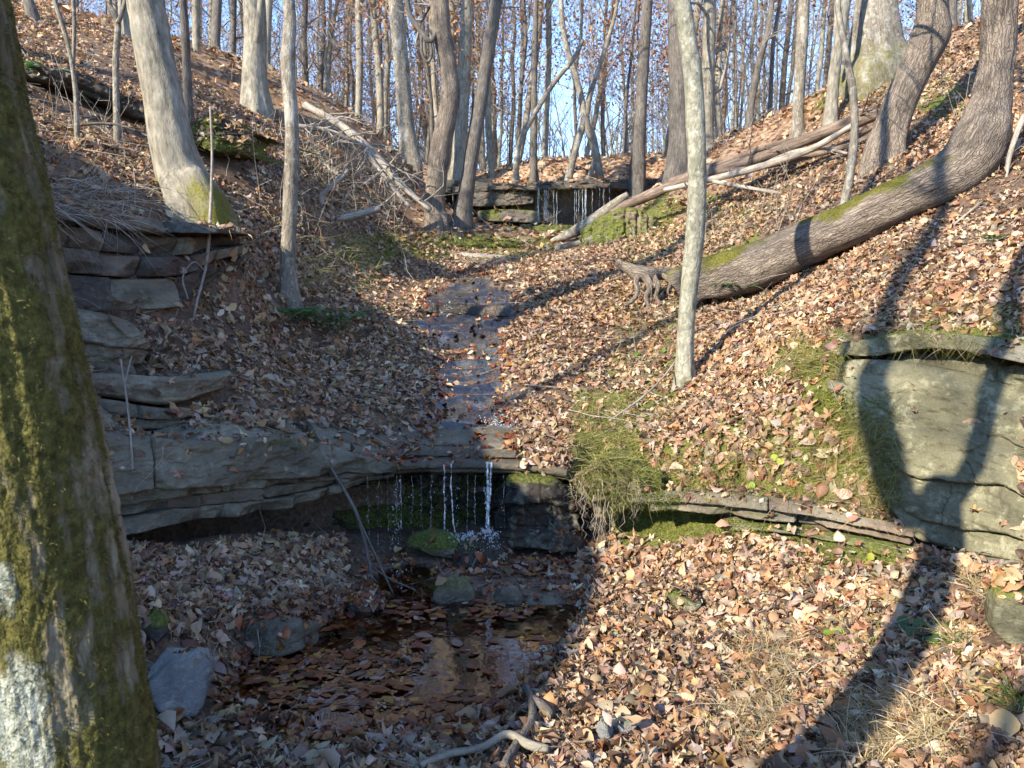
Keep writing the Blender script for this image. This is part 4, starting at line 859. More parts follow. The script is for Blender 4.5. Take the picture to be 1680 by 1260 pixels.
# ------------------------------------------------------------------ the mossy trunk beside the camera
H2 = np.array([_h2[0], _h2[1], 0]); B1 = np.array([-.585, 1.01, 0])
def on_plane(px, py): return at(px, py, B1[1])
FY = 1.01
def caster(px, py):
    """where, in the upright plane through the trunk, the thing stands whose shadow falls on this pixel"""
    h, _ = hit(px, py); t = (h[1]-FY)/LDIR[1]; return h-LDIR*t
def spanw(px, py, w):
    h, _ = hit(px, py); return w*h[1]/F
T1 = thing('mossy_tree', 'big leaning trunk coated in olive moss and pale lichen, close at left', 'tree', [B1[0]+.05, B1[1], .05])
ax = [on_plane(118, 1420), on_plane(112, 1260), on_plane(84, 1080), on_plane(56, 900), on_plane(22, 720), on_plane(-14, 560), on_plane(-50, 430), on_plane(-80, 300), on_plane(-118, 160), on_plane(-150, 10)]
rr = [.125, .114, .111, .109, .108, .108, .108, .107, .107, .108]
fk = caster(1545, 800); low = ax[0]-np.array([0, 0, .6])
trunk_pts = np.vstack([low[None], np.array(ax), (ax[-1]*.5+fk*.5)[None], fk[None]]); trunk_r = np.array([.16]+rr+[.112, .1])
S1 = spline(np.column_stack([trunk_pts, trunk_r]), 560)
def d1(b, N_, P):
    v = b*np.array([38, 38, 8]); ridge = 1-2*np.abs(fbm(v*np.array([1.2, 1.2, .7])+.3*fbm(b*15, 2, 4)[..., None], 5, 8))
    flakes = fbm(b*np.array([90, 90, 40]), 3, 21); lum = fbm(P*3.2, 3, 2)
    return .0042*ridge-.002+.003*flakes+.012*lum+.002*vn(b*230, 3)
def m1(b, N_, P):
    right = np.clip(N_@nrm(np.array([.75, -.35, 0])), -1, 1)
    patch = fbm(b*np.array([13, 13, 4.5]), 4, 51)
    return np.clip(.545+.1*right+.34*patch+.42*fbm(b*np.array([46, 46, 15]), 3, 53)+.1*fbm(b*70, 3, 52), 0, .9)
def l1(b, N_, P):
    px, py = proj(P); c = np.exp(-(((px-40)/75)**2+((py-1190)/150)**2))+.8*np.exp(-(((px-0)/40)**2+((py-960)/60)**2))
    return c*.92
mb = MB(); tube(mb, S1[:, :3], S1[:, 3], 300, d1, moss=m1)
_b = np.concatenate(mb.v); mb.att['lichen'] = [(0, l1(None, None, _b))]
t1o = mb.build('trunk', M['bark_moss'], T1)
def limb1(rows, r0, name='branch'):
    pts = [fk-np.array([0, 0, .15])]+[caster(px, py) for px, py, w_ in rows]; rad = [r0]+[spanw(px, py, w_)/2*.72 for px, py, w_ in rows]
    dd = nrm(pts[-1]-pts[-2]); q = pts[-1]; r_ = rad[-1]
    for k in range(4): dd = nrm(dd*.8+np.array([-.03, 0, .3])); q = q+dd*.8; pts.append(q); rad.append(r_*(.85-.15*k))
    S = spline(np.column_stack([np.array(pts), np.clip(np.array(rad), .02, .11)]), 90); m = MB()
    tube(m, S[:, :3], S[:, 3], 20, bark_disp(.008, (22, 22, 5), 3, .015), moss=lambda b, N_, P: .4+0*P[..., 2], lichen=0.0); m.build(name, M['bark_moss'], T1)
    return S
SL = limb1([(1478,830,95),(1457,750,85),(1438,690,80),(1430,620,70),(1445,580,56),(1452,545,45),(1466,490,46),(1505,425,50)], .085)
SR = limb1([(1592,770,48),(1612,700,46),(1634,620,48),(1642,560,48),(1660,500,50)], .06)
SN = caster(1378, 628)
m = MB(); s = spline(np.column_stack([np.vstack([SL[28, :3], (SL[28, :3]+SN)/2, SN]), [.055, .04, .012]]), 12); tube(m, s[:, :3], s[:, 3], 10, None, lichen=0.0); m.build('snag', M['bark_moss'], T1)
segs, tips = [], []; r_ = np.random.default_rng(5)
for S in (SL, SR):
    for k in range(14):
        i = r_.integers(66, 90); a = r_.uniform(0, 6.28); sprout(r_, S[i, :3], (math.cos(a), math.sin(a), .6), r_.uniform(.8, 2), S[i, 3]*.3, 2, segs, tips, (4, 3))
cb = MB(); put_segs(cb, segs, 4, .003); cb.build('crown', M['twig'], T1)
twigs(420, .82, 2.4, 6, .08, .4, .0022); twigs(700, .8, 6, 14, .2, .9, .004); twigs(300, .8, 14, 24, .5, 1.6, .009)
A_, B_, r1_ = [], [], []
for poly, n_, L_ in (([(50,120),(340,140),(420,330),(80,300)],60,.7),([(420,200),(700,280),(640,420),(430,420)],60,.9),([(1140,230),(1320,240),(1300,430),(1140,430)],40,.9),([(200,430),(560,420),(560,650),(260,560)],30,.35),([(1000,440),(1120,450),(1110,620),(1000,640)],14,.4),([(1420,150),(1680,110),(1680,260),(1480,260)],24,.8)):
    a_ = np.array(poly, float); lo_, hi_ = a_.min(0), a_.max(0)
    for q_ in range(n_):
        c_ = lo_+(hi_-lo_)*rt.random(2)
        if not inpoly(c_[:1], c_[1:], poly)[0]: continue
        h_, _ = hit(*c_)
        if h_ is None: continue
        e = h_-np.array([0, 0, .05]); dd = nrm(np.array([rt.normal()*.25, rt.normal()*.25, 1])); L = L_*rt.uniform(.3, 1.2); w_ = h_[1]*.00045
        for k in range(3):
            e2 = e+dd*L/3; A_.append(e); B_.append(e2); r1_.append(w_*(1-.25*k)); dd = nrm(dd+.2*rt.normal(size=3))
            if rt.random() < .45: A_.append(e2); B_.append(e2+nrm(dd+.7*rt.normal(size=3))*L*.25); r1_.append(w_*.55)
            e = e2
prisms(tw, A_, B_, np.array(r1_), np.array(r1_)*.75, 5)
tag(tw.build('twig_litter', M['wood_dead']), 'fallen twigs and small sticks scattered over the leaves', 'twigs', kind='stuff')
# ------------------------------------------------------------------ trees that can be told apart
make_tree('leaning_tree', 'thick pale grey trunk leaning left in full sun with mossy foot, on the left slope', [(322,338,None,86),(300,290,.05,74),(284,240,0,66),(268,160,0,62),(254,90,0,58),(243,30,0,56),(236,-20,0,54)], 'bark_pale', sides=40, rings=150, amp=.01, lump=.02, ext=7, crown=(14,2.6,5.5), moss=lambda b,N_,P: np.clip(1.1-(P[...,2]-2.5)/.9,0,1)*(.42+.25*np.clip(N_[...,0]*.8-N_[...,1]*.3,-.6,1)), seed=11, freq=(20,20,6), sink=.4)
r0, _ = hit(322, 338); dT = r0[1]
branch_obj('mossy_root', 'dark mossy root running downhill from the foot of the pale leaning trunk', 'root', [[(318,318,dT,60),(345,345,dT-.05,44),(372,372,dT-.08,20)],[(270,300,dT,30),(255,300,dT,14),(245,305,dT,6)]], 'bark_dark', moss=lambda b,N_,P: .9+0*P[...,2], amp=.01, lump=.03, sides=14)
make_tree('slim_tree', 'slim dark trunk standing alone on the left leaf slope, lit lower half', [(476,498,None,30),(472,440,0,25),(476,340,0,22),(479,220,0,22),(472,100,0,22),(476,40,0,20),(474,-20,0,18)], 'bark_grey', sides=22, rings=110, amp=.005, ext=5, crown=(9,1.6,5.5), moss=moss_base(1.1,.5,.5), seed=13)
make_tree('thin_tree', 'thin straight brown trunk just right of the pale leaning tree', [(314,246,None,16),(308,150,0,14),(304,60,0,13),(299,-20,0,12)], 'bark_dark', sides=12, ext=5, crown=(8,1.5,6.5), seed=14)
make_tree('twisted_tree', 'twisted grey trunk with split brown side, left of a pair above the mossy mound', [(716,372,None,36),(713,330,0,30),(722,250,0,32),(738,165,0,28),(735,110,0,26),(724,50,0,28),(720,-20,0,28)], 'bark_brown', sides=24, rings=110, amp=.02, lump=.05, ext=7, crown=(10,2.4,7.5), seed=15, freq=(10,10,2.5))
r0, _ = hit(716, 372); dW = float(r0[1])
branch_obj('hanging_vine', 'dark looping vine hanging beside the twisted trunk at top', 'vine', [[(664,-30,dW-.2,8),(672,22,dW-.2,9),(690,50,dW-.2,9),(706,68,dW-.2,8),(716,50,dW-.1,7),(724,25,dW,7)],[(692,48,dW-.2,5),(692,85,dW-.2,5),(701,102,dW-.2,5),(708,90,dW-.2,5),(706,68,dW-.2,5)]], 'bark_dark', sides=7, lump=.0)
make_tree('leaning_tree', 'dark slender trunk leaning right, the right one of a pair above the mossy mound', [(757,370,None,30),(766,310,0,24),(776,240,0,22),(789,160,0,21),(802,80,0,20),(815,0,0,19),(822,-40,0,18)], 'bark_dark', sides=18, rings=90, amp=.008, ext=6, crown=(8,2,7.5), seed=16)
make_tree('sinuous_tree', 'slender pale sinuous trunk in front of the right slope, base among leaves at centre right', [(1124,628,None,30),(1124,580,0,27),(1128,500,0,28),(1139,400,0,29),(1144,300,0,29),(1141,200,0,30),(1136,120,0,30),(1126,50,0,28),(1118,0,0,27),(1112,-30,0,26)], 'bark_olive', sides=26, rings=150, amp=.004, lump=.012, ext=4.5, crown=(9,1.5,4.6), moss=lambda b,N_,P: .38+0*P[...,2], seed=17)
make_tree('grey_tree', 'broad dark grey trunk right behind the sinuous pale tree', [(1117,292,17.5,44),(1118,200,17.5,38),(1116,100,17.5,36),(1114,20,17.5,35),(1113,-30,17.5,34)], 'bark_dark', sides=22, amp=.02, ext=8, crown=(10,3,10), seed=18)
make_tree('straight_tree', 'straight dark trunk on the crest midway between upper falls and sinuous tree', [(1048,262,19.5,20),(1053,150,19.5,18),(1060,40,19.5,17),(1064,-30,19.5,16)], 'bark_dark', sides=14, ext=8, crown=(10,2.5,9), seed=19)
make_tree('curved_tree', 'thin black curving trunk leaning right on the right skyline', [(1229,205,None,12),(1236,150,0,11),(1250,85,0,10),(1262,40,0,9),(1268,-20,0,8)], 'bark_dark', sides=10, ext=4, crown=(6,1.5,7.5), seed=20)
make_tree('straight_tree', 'straight grey brown trunk on the right skyline, left of the huge flared tree', [(1308,228,None,20),(1311,150,0,18),(1316,60,0,18),(1320,-30,0,17)], 'bark_grey', sides=14, ext=7, crown=(9,2.2,8.5), seed=21)
make_tree('pale_tree', 'pale smooth double trunk on the right skyline below the huge flared tree', [(1362,206,None,20),(1368,130,0,18),(1378,60,0,17),(1390,-20,0,15)], 'bark_pale', sides=14, ext=6, crown=(8,2,8.5), seed=22, extra=[([(1372,110,13.5,9),(1372,50,13.5,8),(1374,-30,13.5,8)],'trunk')])
make_tree('flared_tree', 'huge grey trunk with widely flared mossy foot on the right ridge', [(1440,118,None,104),(1438,92,0,72),(1437,60,0,60),(1438,20,0,56),(1440,-30,0,54)], 'bark_grey', sides=36, rings=90, amp=.02, lump=.04, ext=9, crown=(12,3.4,8.5), moss=moss_base(6.1,.9,.5), seed=23)
make_tree('leaning_tree', 'brown deeply furrowed trunk leaning right with a burl, on the right slope', [(1448,262,None,62),(1462,210,0,50),(1484,150,0,48),(1510,95,0,50),(1528,55,.0,56),(1530,20,0,44),(1538,-30,0,42)], 'bark_brown', sides=36, rings=120, amp=.016, lump=.02, ext=7, crown=(10,2.6,6.5), seed=24, freq=(16,16,4.5))
make_tree('bent_tree', 'large tree with mossy trunk lying along the right slope before turning upright', [(1146,464,8.75,60),(1185,454,8.62,76),(1250,432,8.42,74),(1330,396,8.1,72),(1410,360,7.8,70),(1490,322,7.58,70),(1548,293,7.5,72),(1585,268,7.48,80),(1609,228,7.5,82),(1624,178,7.58,66),(1632,120,7.6,54),(1636,60,7.6,50),(1639,10,7.6,49),(1641,-30,7.6,47)], 'bark_brown', sides=44, rings=210, amp=.018, lump=.045, ext=6, crown=(12,2.6,5.5), moss=lambda b,N_,P: np.where(P[...,2]<3.1, np.clip(.24+.5*N_[...,2]+.5*fbm(P*3.5,4,8),0,.78)*np.clip(1.3-(P[...,0]-2.0)*.25,0.3,1),0.0), seed=25, sink=.2, freq=(14,14,3))
make_tree('sapling', 'thin bluish grey sapling in front of the bent tree on the right slope', [(1384,348,8.12,13),(1394,290,8.12,13),(1402,215,8.12,13),(1399,150,8.12,12),(1388,90,8.12,10),(1376,20,8.12,9),(1372,-30,8.12,8)], 'bark_grey', sides=12, amp=.003, ext=3, crown=(6,1.2,4.6), seed=26)
make_tree('sapling', 'thin brown sapling farthest left beside the mossy trunk', [(127,232,None,9),(124,150,0,8),(115,90,0,7),(104,45,0,7),(88,-10,0,6)], 'bark_grey', sides=8, amp=.002, ext=3, crown=(8,1.0,4.0), seed=27, extra=[([(120,110,7.8,6),(122,40,7.8,6),(119,-20,7.8,5)],'trunk')])
make_tree('sapling', 'forked grey sapling on the left slope, left of the pale leaning tree', [(193,238,None,11),(191,170,0,9),(190,100,0,9),(193,38,0,9),(180,8,0,6),(174,-30,0,5)], 'bark_grey', sides=8, amp=.002, ext=3, crown=(6,1.0,4.6), seed=28, extra=[([(193,38,8.2,7),(200,22,8.2,6),(210,-20,8.2,5)],'trunk')])
make_tree('pale_tree', 'stout pale beech trunk on the left ridge, right of the leaning trunk', [(420,186,14.2,46),(417,130,14.2,38),(419,60,14.2,35),(416,-20,14.2,33)], 'bark_pale', sides=22, amp=.008, ext=8, crown=(10,2.8,8), leafn=500, seed=29, extra=[([(418,90,14.2,14),(424,50,14.0,12),(430,-20,13.9,10)],'trunk')])
make_tree('pale_tree', 'pale trunk behind the leaning tree on the left ridge', [(212,88,13.8,24),(209,40,13.8,22),(206,-20,13.8,21)], 'bark_pale', sides=16, ext=8, crown=(9,2.4,8.5), seed=30)
make_tree('slender_tree', 'slender pale trunk on the left ridge between leaning tree and stout beech', [(323,128,15.5,13),(322,60,15.5,12),(321,-20,15.5,12)], 'bark_pale', sides=10, ext=8, crown=(9,2.2,9), seed=31)
make_tree('dark_tree', 'dark stem at the far left skyline beside the mossy trunk', [(52,22,12.6,18),(46,0,12.6,16),(40,-40,12.6,16)], 'bark_dark', sides=10, ext=7, crown=(8,2.2,8), seed=32)
make_tree('brown_tree', 'tall buff trunk behind the brush pile, left of the twisted tree', [(672,262,20,30),(666,200,20,25),(658,100,20,24),(649,0,20,23),(646,-40,20,22)], 'bark_grey', sides=14, amp=.015, ext=9, crown=(11,3,10), leafn=300, seed=33)
make_tree('pale_tree', 'straight pale trunk rising directly behind the pair above the mossy mound', [(752,284,21.5,24),(758,180,21.5,22),(764,60,21.5,20),(768,-30,21.5,20)], 'bark_pale', sides=14, ext=9, crown=(10,3,10), seed=34)
make_tree('black_tree', 'straight black pole trunk against blue sky above the upper falls', [(876,284,21,11),(876,180,21,10),(878,60,21,9),(879,-30,21,9)], 'bark_dark', sides=10, ext=8, crown=(8,2,10), seed=35)
make_tree('white_tree', 'narrow whitish trunk against blue sky right of the black pole trunk', [(893,288,24,11),(896,200,24,10),(900,90,24,10),(899,-30,24,9)], 'bark_pale', sides=10, ext=8, crown=(8,2.4,10.5), seed=36)
make_tree('forked_tree', 'forked trunk with crossing stems on the crest right of the upper falls top', [(932,300,20.8,12),(946,240,20.8,11),(958,190,20.8,11),(946,130,20.8,10),(926,60,20.8,9),(918,-30,20.8,8)], 'bark_grey', sides=10, ext=7, crown=(9,2.4,9), leafn=250, seed=37, extra=[([(986,296,20.8,14),(975,240,20.8,14),(962,200,20.8,12),(970,150,20.8,9),(990,90,20.8,8),(1010,20,20.8,6),(1016,-30,20.8,5)],'trunk'),([(972,215,20.8,9),(978,250,20.8,9),(966,296,20.8,10)],'trunk')])
make_tree('leaning_pole', 'bare grey pole leaning right across blue sky above the upper falls', [(846,286,20.2,10),(852,236,20.2,9),(872,196,20.2,8),(906,140,20.2,8),(940,98,20.2,7),(956,66,20.2,6)], 'bark_grey', sides=9, ext=0, crown=None, seed=38, extra=[([(952,74,20.2,5),(953,30,20.2,3),(951,-30,20.2,2)],'trunk')])
make_tree('pale_tree', 'pale leafy trunk on the crest just right of the sinuous tree', [(1158,236,20,24),(1160,150,20,22),(1163,60,20,21),(1166,-30,20,20)], 'bark_pale', sides=12, ext=8, crown=(12,3,7), leafn=700, seed=39)
# ------------------------------------------------------------------ the woods beyond
def bg_template(seed, h, rad, nb, leafn, z0=.22, lean=.03):
    r = np.random.default_rng(seed); n = 16; zz = np.linspace(-1.0, h, n)
    sway = np.cumsum(r.normal(size=(n, 2))*.07, 0)+np.outer(zz, r.normal(size=2)*lean)
    pts = np.column_stack([sway-sway[1], zz]); rr_ = rad*np.linspace(1.05, .25, n)
    tb = MB(); tube(tb, pts, rr_, 9, bark_disp(.012, (9, 9, 2), seed, .03), moss=lambda b, N_, P: 0*P[..., 2], lichen=0.0)
    segs, tips = [], []
    for k in range(nb):
        f = r.uniform(z0, 1); i = min(int(f*(n-1)), n-2); p = pts[i]+(pts[i+1]-pts[i])*r.random(); a = r.uniform(0, 6.283)
        sprout(r, p, (math.cos(a), math.sin(a), r.uniform(.3, 1.1)), h*r.uniform(.1, .22)*(1.15-f*.6), rr_[i]*.33, 2, segs, tips, (6, 4), .3, .22)
    cb = MB(); put_segs(cb, segs, 3, .005)
    if leafn: put_leaves(cb2 := MB(), tips, leafn, .11, r, PAL_TREE, .4)
    o = [tb.build('trunk', None), cb.build('crown', None)]+([cb2.build('foliage', M['leaf'])] if leafn else [])
    ms_ = [q.data for q in o]
    for q in o: bpy.data.objects.remove(q)
    return ms_
TPL = [(bg_template(100, 17, .10, 24, 500), 'bark_pale'), (bg_template(101, 19, .13, 26, 200), 'bark_dark'), (bg_template(102, 15, .075, 22, 1900), 'bark_pale'), (bg_template(103, 20, .13, 26, 800), 'bark_pale'),
       (bg_template(104, 16, .08, 26, 0), 'bark_grey'), (bg_template(105, 14, .06, 24, 2600, .12), 'bark_dark'), (bg_template(106, 18, .10, 24, 1100, .3, .06), 'bark_grey'), (bg_template(107, 9, .05, 26, 2000, .1, .08), 'bark_grey'), (bg_template(108, 8, .045, 26, 1400, .1, .1), 'bark_pale')]
for ms_, mt in TPL:
    ms_[0].materials.clear(); ms_[0].materials.append(M[mt]); ms_[1].materials.clear(); ms_[1].materials.append(M['twig'])
LBL = ['slender pale bare tree among the woods on the skyline', 'tall grey trunk among the woods on the skyline', 'thin pale tree with clinging brown leaves in the woods', 'tall pale tree with scattered brown leaves in the woods', 'thin grey bare tree in the woods on the skyline',
       'low branched grey tree thick with brown leaves in the woods', 'slanting grey tree with few brown leaves in the woods', 'small understorey beech with dense tan leaves in the woods', 'small crooked understorey sapling with tan leaves in the woods']
def plant(k, x, y, rz, s, group=True):
    ms_, mt = TPL[k]; z = float(ground_z(np.array([x]), np.array([y]))[0]) if True else 0
    nm = ['bare_tree', 'bare_tree', 'leafy_tree', 'leafy_tree', 'bare_tree', 'leafy_tree', 'leafy_tree', 'beech_sapling', 'beech_sapling'][k]
    t = thing(nm, LBL[k], 'tree', (x, y, z), 'trees: '+LBL[k]); t.rotation_euler = (0, 0, rz); t.scale = (s, s, s)
    for me, pn in zip(ms_, ('trunk', 'crown', 'foliage')):
        o = bpy.data.objects.new(pn, me); COL.objects.link(o); o.parent = t
    return t
rb_ = np.random.default_rng(77); placed = []
tries = 0
while len(placed) < 175 and tries < 6000:
    tries += 1; d = 21.5+33*rb_.random()**1.2; px = rb_.uniform(-60, 1740); x = (px-840)/F*d
    if px < 560: d = max(d, 16.5+rb_.random()*6); 
    x = (px-840)/F*d
    if 850 < px < 1010 and rb_.random() < .62: continue
    if any((x-a)**2+(d-b)**2 < 1.3**2 for a, b in placed): continue
    placed.append((x, d)); plant(int(rb_.choice(9, p=[.17, .12, .13, .1, .15, .1, .07, .1, .06])), x, d, rb_.uniform(0, 6.28), rb_.uniform(.8, 1.25))
# trees outside the frame that fleck the left slope with shade
for (x, y, k, s) in [(-10.5,6.5,1,1),(-8.5,-1.5,4,1),(-14,0.5,1,1.1),(-13.5,9.5,4,1),(-6.5,-5,4,1),(9,6,1,1),(11,9.5,4,1)]:
    plant(k, x, y, rb_.uniform(0, 6.28), s)
# the far woods: too many stems to count
def far_woods():
    r = np.random.default_rng(9); mb = MB(); A, B, ra, rb2 = [], [], [], []
    n = 1500; d = 48+70*r.random(n); u = r.uniform(-.85, .85, n); x = u*d; keep = ~((u > .0) & (u < .13) & (r.random(n) < .45)); x, d = x[keep], d[keep]
    z = ground_z(x, d)
    segs = []
    for X, Y, Z in zip(x, d, z):
        h = r.uniform(9, 20); R = r.uniform(.06, .17); p = np.array([X, Y, Z-1]); dd = np.array([r.normal()*.06, r.normal()*.06, 1.0])
        for k in range(3):
            q = p+dd*h/3; segs.append((p, q, R*(1-.28*k), R*(1-.28*(k+1)))); dd = dd+np.array([r.normal()*.07, r.normal()*.07, 0]); 
            for j in range(5):
                a = r.uniform(0, 6.28); s0 = p+(q-p)*r.random(); L = r.uniform(1.0, 3.2); s1 = s0+np.array([math.cos(a)*.6, math.sin(a)*.6, .9])*L; segs.append((s0, s1, R*.28, .012))
                for g in range(3):
                    s2 = s0+(s1-s0)*r.uniform(.3, 1); segs.append((s2, s2+r.normal(size=3)*.55+np.array([0, 0, .45]), .014, .006))
            p = q
    put_segs(mb, segs, 3); return mb.build('distant_woods', M['bark_pale'])
tag(far_woods(), 'hazy mass of pale bare trunks and twigs far behind the ravine', 'woods', kind='stuff')
# ------------------------------------------------------------------ water
def grid_sheet(name, mask, dz, mat):
    b, a = np.nonzero(mask[:-1, :-1] & mask[1:, :-1] & mask[:-1, 1:] & mask[1:, 1:])
    ids = {}; vs = []; q = []
    def vid(y, x):
        k = (y, x)
        if k not in ids: ids[k] = len(vs); vs.append((GX[y, x], GY[y, x], dz(y, x)))
        return ids[k]
    for y, x in zip(b, a): q.append((vid(y, x), vid(y, x+1), vid(y+1, x+1), vid(y+1, x)))
    m = MB(); m.add(np.array(vs), np.array(q)); return m.build(name, mat)
tag(grid_sheet('pool', _rect, lambda y, x: POOL_Z, M['pool']), 'shallow tea brown pool full of sunken leaves', 'pool', kind='structure')
_gs = blur(GZ, 1)
tag(grid_sheet('stream', (st_w > .3), lambda y, x: max(_gs[y, x], GZ[y, x])+.009, M['stream']), 'thin film of water running down the bedrock channel', 'stream', kind='structure')
def mat_drop():
    m, n = newmat('water_drops')
    g = n('ShaderNodeBsdfGlossy', {'Color': (1, 1, 1, 1), 'Roughness': .15}).outputs[0]; d = n('ShaderNodeBsdfDiffuse', {'Color': (.9, .93, .96, 1)}).outputs[0]; t = n('ShaderNodeBsdfTransparent', {'Color': (1, 1, 1, 1)}).outputs[0]
    n.out(n('ShaderNodeMixShader', {0: .35, 1: n('ShaderNodeMixShader', {0: .65, 1: g, 2: d}).outputs[0], 2: t}).outputs[0]); return m
wf = thing('waterfall', 'thin threads and drops of water falling from the lower lip into the pool', 'waterfall', at(770,900,5.0))
r_ = np.random.default_rng(12)
def thread(px, d, w, py0=762, py1=905, drift=0, broken=0.0):
    mb = MB(); n = 46; py = np.linspace(py0, py1, n); x = px+drift*np.linspace(0, 1, n)**2+np.cumsum(r_.normal(size=n))*.35
    pts = np.array([at(a, b, d-.03*i/n) for i, (a, b) in enumerate(zip(x, py))]); rad = w*d/F/2*.95*np.clip(.55+.7*r_.random(n)-broken*r_.random(n), .1, 2)*.75
    tube(mb, pts, rad, 6); mb.build('water_thread', M['fall'], wf)
thread(728,5.16,5,drift=2,broken=.8); thread(740,5.15,5,drift=12,broken=.6); thread(800,5.14,10,758,885,drift=-2,broken=.5); thread(806,5.13,8,758,882,drift=-6,broken=.7); thread(795,5.13,5,800,885,broken=.8)
for px, w_ in ((604,1.5),(622,1.2),(650,1.6),(656,2.2),(690,1.2),(708,1.6),(768,2),(780,1.6),(826,1.4),(676,1.0),(636,1.0)): thread(px,5.17,w_,780,r_.uniform(850,940) if px < 700 else 895,broken=1.0)
ICO = None
def drops(mb, P, rad):
    v = np.array([[0,0,1],[1,0,0],[0,1,0],[-1,0,0],[0,-1,0],[0,0,-1.]]); f = np.array([[0,1,2],[0,2,3],[0,3,4],[0,4,1],[5,2,1],[5,3,2],[5,4,3],[5,1,4]])
    n = len(P); W = P[:, None]+v[None]*np.array([1, 1, 1.7])*rad[:, None, None]; mb.add(W.reshape(-1, 3), None, (f[None]+(np.arange(n)*6)[:, None, None]).reshape(-1, 3))
M['drop'] = mat_drop()
dp = []
for px, lo, hi, k in ((650,790,950,60),(645,800,950,35),(656,785,940,45),(604,785,850,10),(622,800,930,16),(690,800,880,10),(730,780,900,30),(750,790,890,22),(800,760,890,40),(780,800,890,18),(826,785,850,8),(676,790,880,8),(708,790,880,10)):
    for q in range(k): dp.append(at(px+r_.normal()*2.2, r_.uniform(lo, hi), 5.16+r_.normal()*.03))
mb = MB(); drops(mb, np.array(dp), r_.uniform(.0013, .0038, len(dp))); tag(mb.build('droplets', M['drop'], wf), kind='stuff')
sp_ = []
for cx, cy, s_, k, d in ((762,888,9,150,5.0),(802,884,8,170,4.98),(690,975,9,110,4.6),(655,945,12,50,4.8),(812,695,14,70,6.05),(735,512,6,24,9.5),(800,900,14,60,4.9)):
    for q in range(k): sp_.append(at(cx+r_.normal()*s_, cy-abs(r_.normal())*5+r_.normal()*4, d+r_.normal()*.06))
sp_ = np.array([p for p in sp_]); 
for i_, p in enumerate(sp_):
    h, _ = drop(p[0], p[1], p[2]+.25)
    if h is not None and h[2] > p[2]-.02: sp_[i_, 2] = h[2]+abs(r_.normal())*.012+.006
mb = MB(); drops(mb, sp_, r_.uniform(.0015, .0045, len(sp_))); tag(mb.build('splash', M['drop'], wf), kind='stuff')
uw = thing('waterfall', 'dripping veil of thin water threads at the far upper ledge', 'waterfall', at(930,385,19.2))
for k in range(24):
    px = float(r_.choice([888, 902, 925, 948, 962, 990]))+r_.normal()*5; py0 = 308; n = 14; py = np.linspace(py0, r_.uniform(350, 388), n); pts = np.array([at(px+r_.normal()*.4, y, 19.2) for y in py]); m_ = MB(); tube(m_, pts, 1.0*19/F/2*np.clip(r_.random(n)*1.1, .1, .8), 4); m_.build('water_thread', M['fall'], uw)
# ------------------------------------------------------------------ fallen wood
branch_obj('fallen_tree','long brown fallen trunk lying up the right bank beside the upper falls','log',[[(1000,350,14.6,11),(1060,322,14.2,15),(1130,296,13.6,17),(1240,262,12.9,21),(1340,224,12.2,22),(1440,186,11.6,19)],[(1100,300,13.9,12),(1180,270,13.3,11),(1260,240,12.8,9),(1310,228,12.4,6)],[(1200,282,13,9),(1300,262,12.4,9),(1400,236,11.8,8),(1450,205,11.4,6)]],'wood_brown',sides=12,amp=.02,lump=.06,seed=41,twigs=3)
branch_obj('fallen_branch','pale barkless branch lying across the brown fallen trunk','branch',[[(1090,312,13.5,8),(1160,296,13.1,10),(1240,276,12.5,11),(1330,245,11.8,11),(1398,206,11.3,9)],[(1240,276,12.5,7),(1300,250,12.2,7),(1350,244,11.8,6),(1390,252,11.5,5)],[(1170,298,13.0,6),(1250,312,12.2,6),(1290,318,12.0,4)]],'wood_dead',sides=9,seed=42,twigs=3)
branch_obj('fallen_limb','mossy grey limb slanting up from the stream to the root clump','log',[[(905,396,15,8),(950,376,14.8,17),(1000,342,14.6,19),(1030,318,14.4,7)],[(890,412,14.6,9),(930,404,14.4,9),(985,388,14.2,8)]],'bark_grey',sides=11,amp=.01,lump=.03,seed=43)
branch_obj('driftwood_log','grey driftwood log across the stream below the mossy mound','log',[[(690,418,13.7,12),(760,421,13.6,14),(830,425,13.6,12),(865,430,13.6,8)]],'wood_dead',sides=10,amp=.01,seed=44)
branch_obj('brush_pile','pale tangle of fallen limbs and twigs on the left bank','brush',[[(500,172,14.5,11),(560,206,14.2,12),(610,250,13.9,13),(660,305,13.7,12),(706,345,13.6,9)],[(590,232,13.9,9),(630,290,13.7,8),(672,340,13.6,6)],[(480,238,13,9),(520,262,12.9,8),(560,290,12.7,6)],[(455,250,12.5,8),(490,268,12.4,8),(520,300,12.2,5)],[(640,270,13.6,6),(600,300,13.4,5),(560,310,13.2,4)],[(470,205,13.4,8),(540,215,13.6,7),(600,240,13.7,6)],[(470,280,12.3,6),(500,288,12.2,5),(512,300,12.1,4)]],'wood_dead',sides=8,amp=.006,lump=.03,seed=45,twigs=13,twl=1.0)
branch_obj('curved_branch','pale curved branch standing out of the left bank above the stream','branch',[[(532,346,11.2,9),(528,322,11.2,9),(545,305,11.2,8),(562,290,11.3,7),(572,278,11.3,5)]],'wood_dead',sides=8,seed=46,twigs=3,twl=.4)
branch_obj('fallen_branch','pale log end lying on the left bank above the stream','branch',[[(546,362,11.6,11),(580,354,11.6,12),(624,342,11.7,11)]],'wood_dead',sides=9,seed=47,twigs=2)
hs_, _ = hit(1062, 500); ds_ = float(hs_[1])-9.9-.1
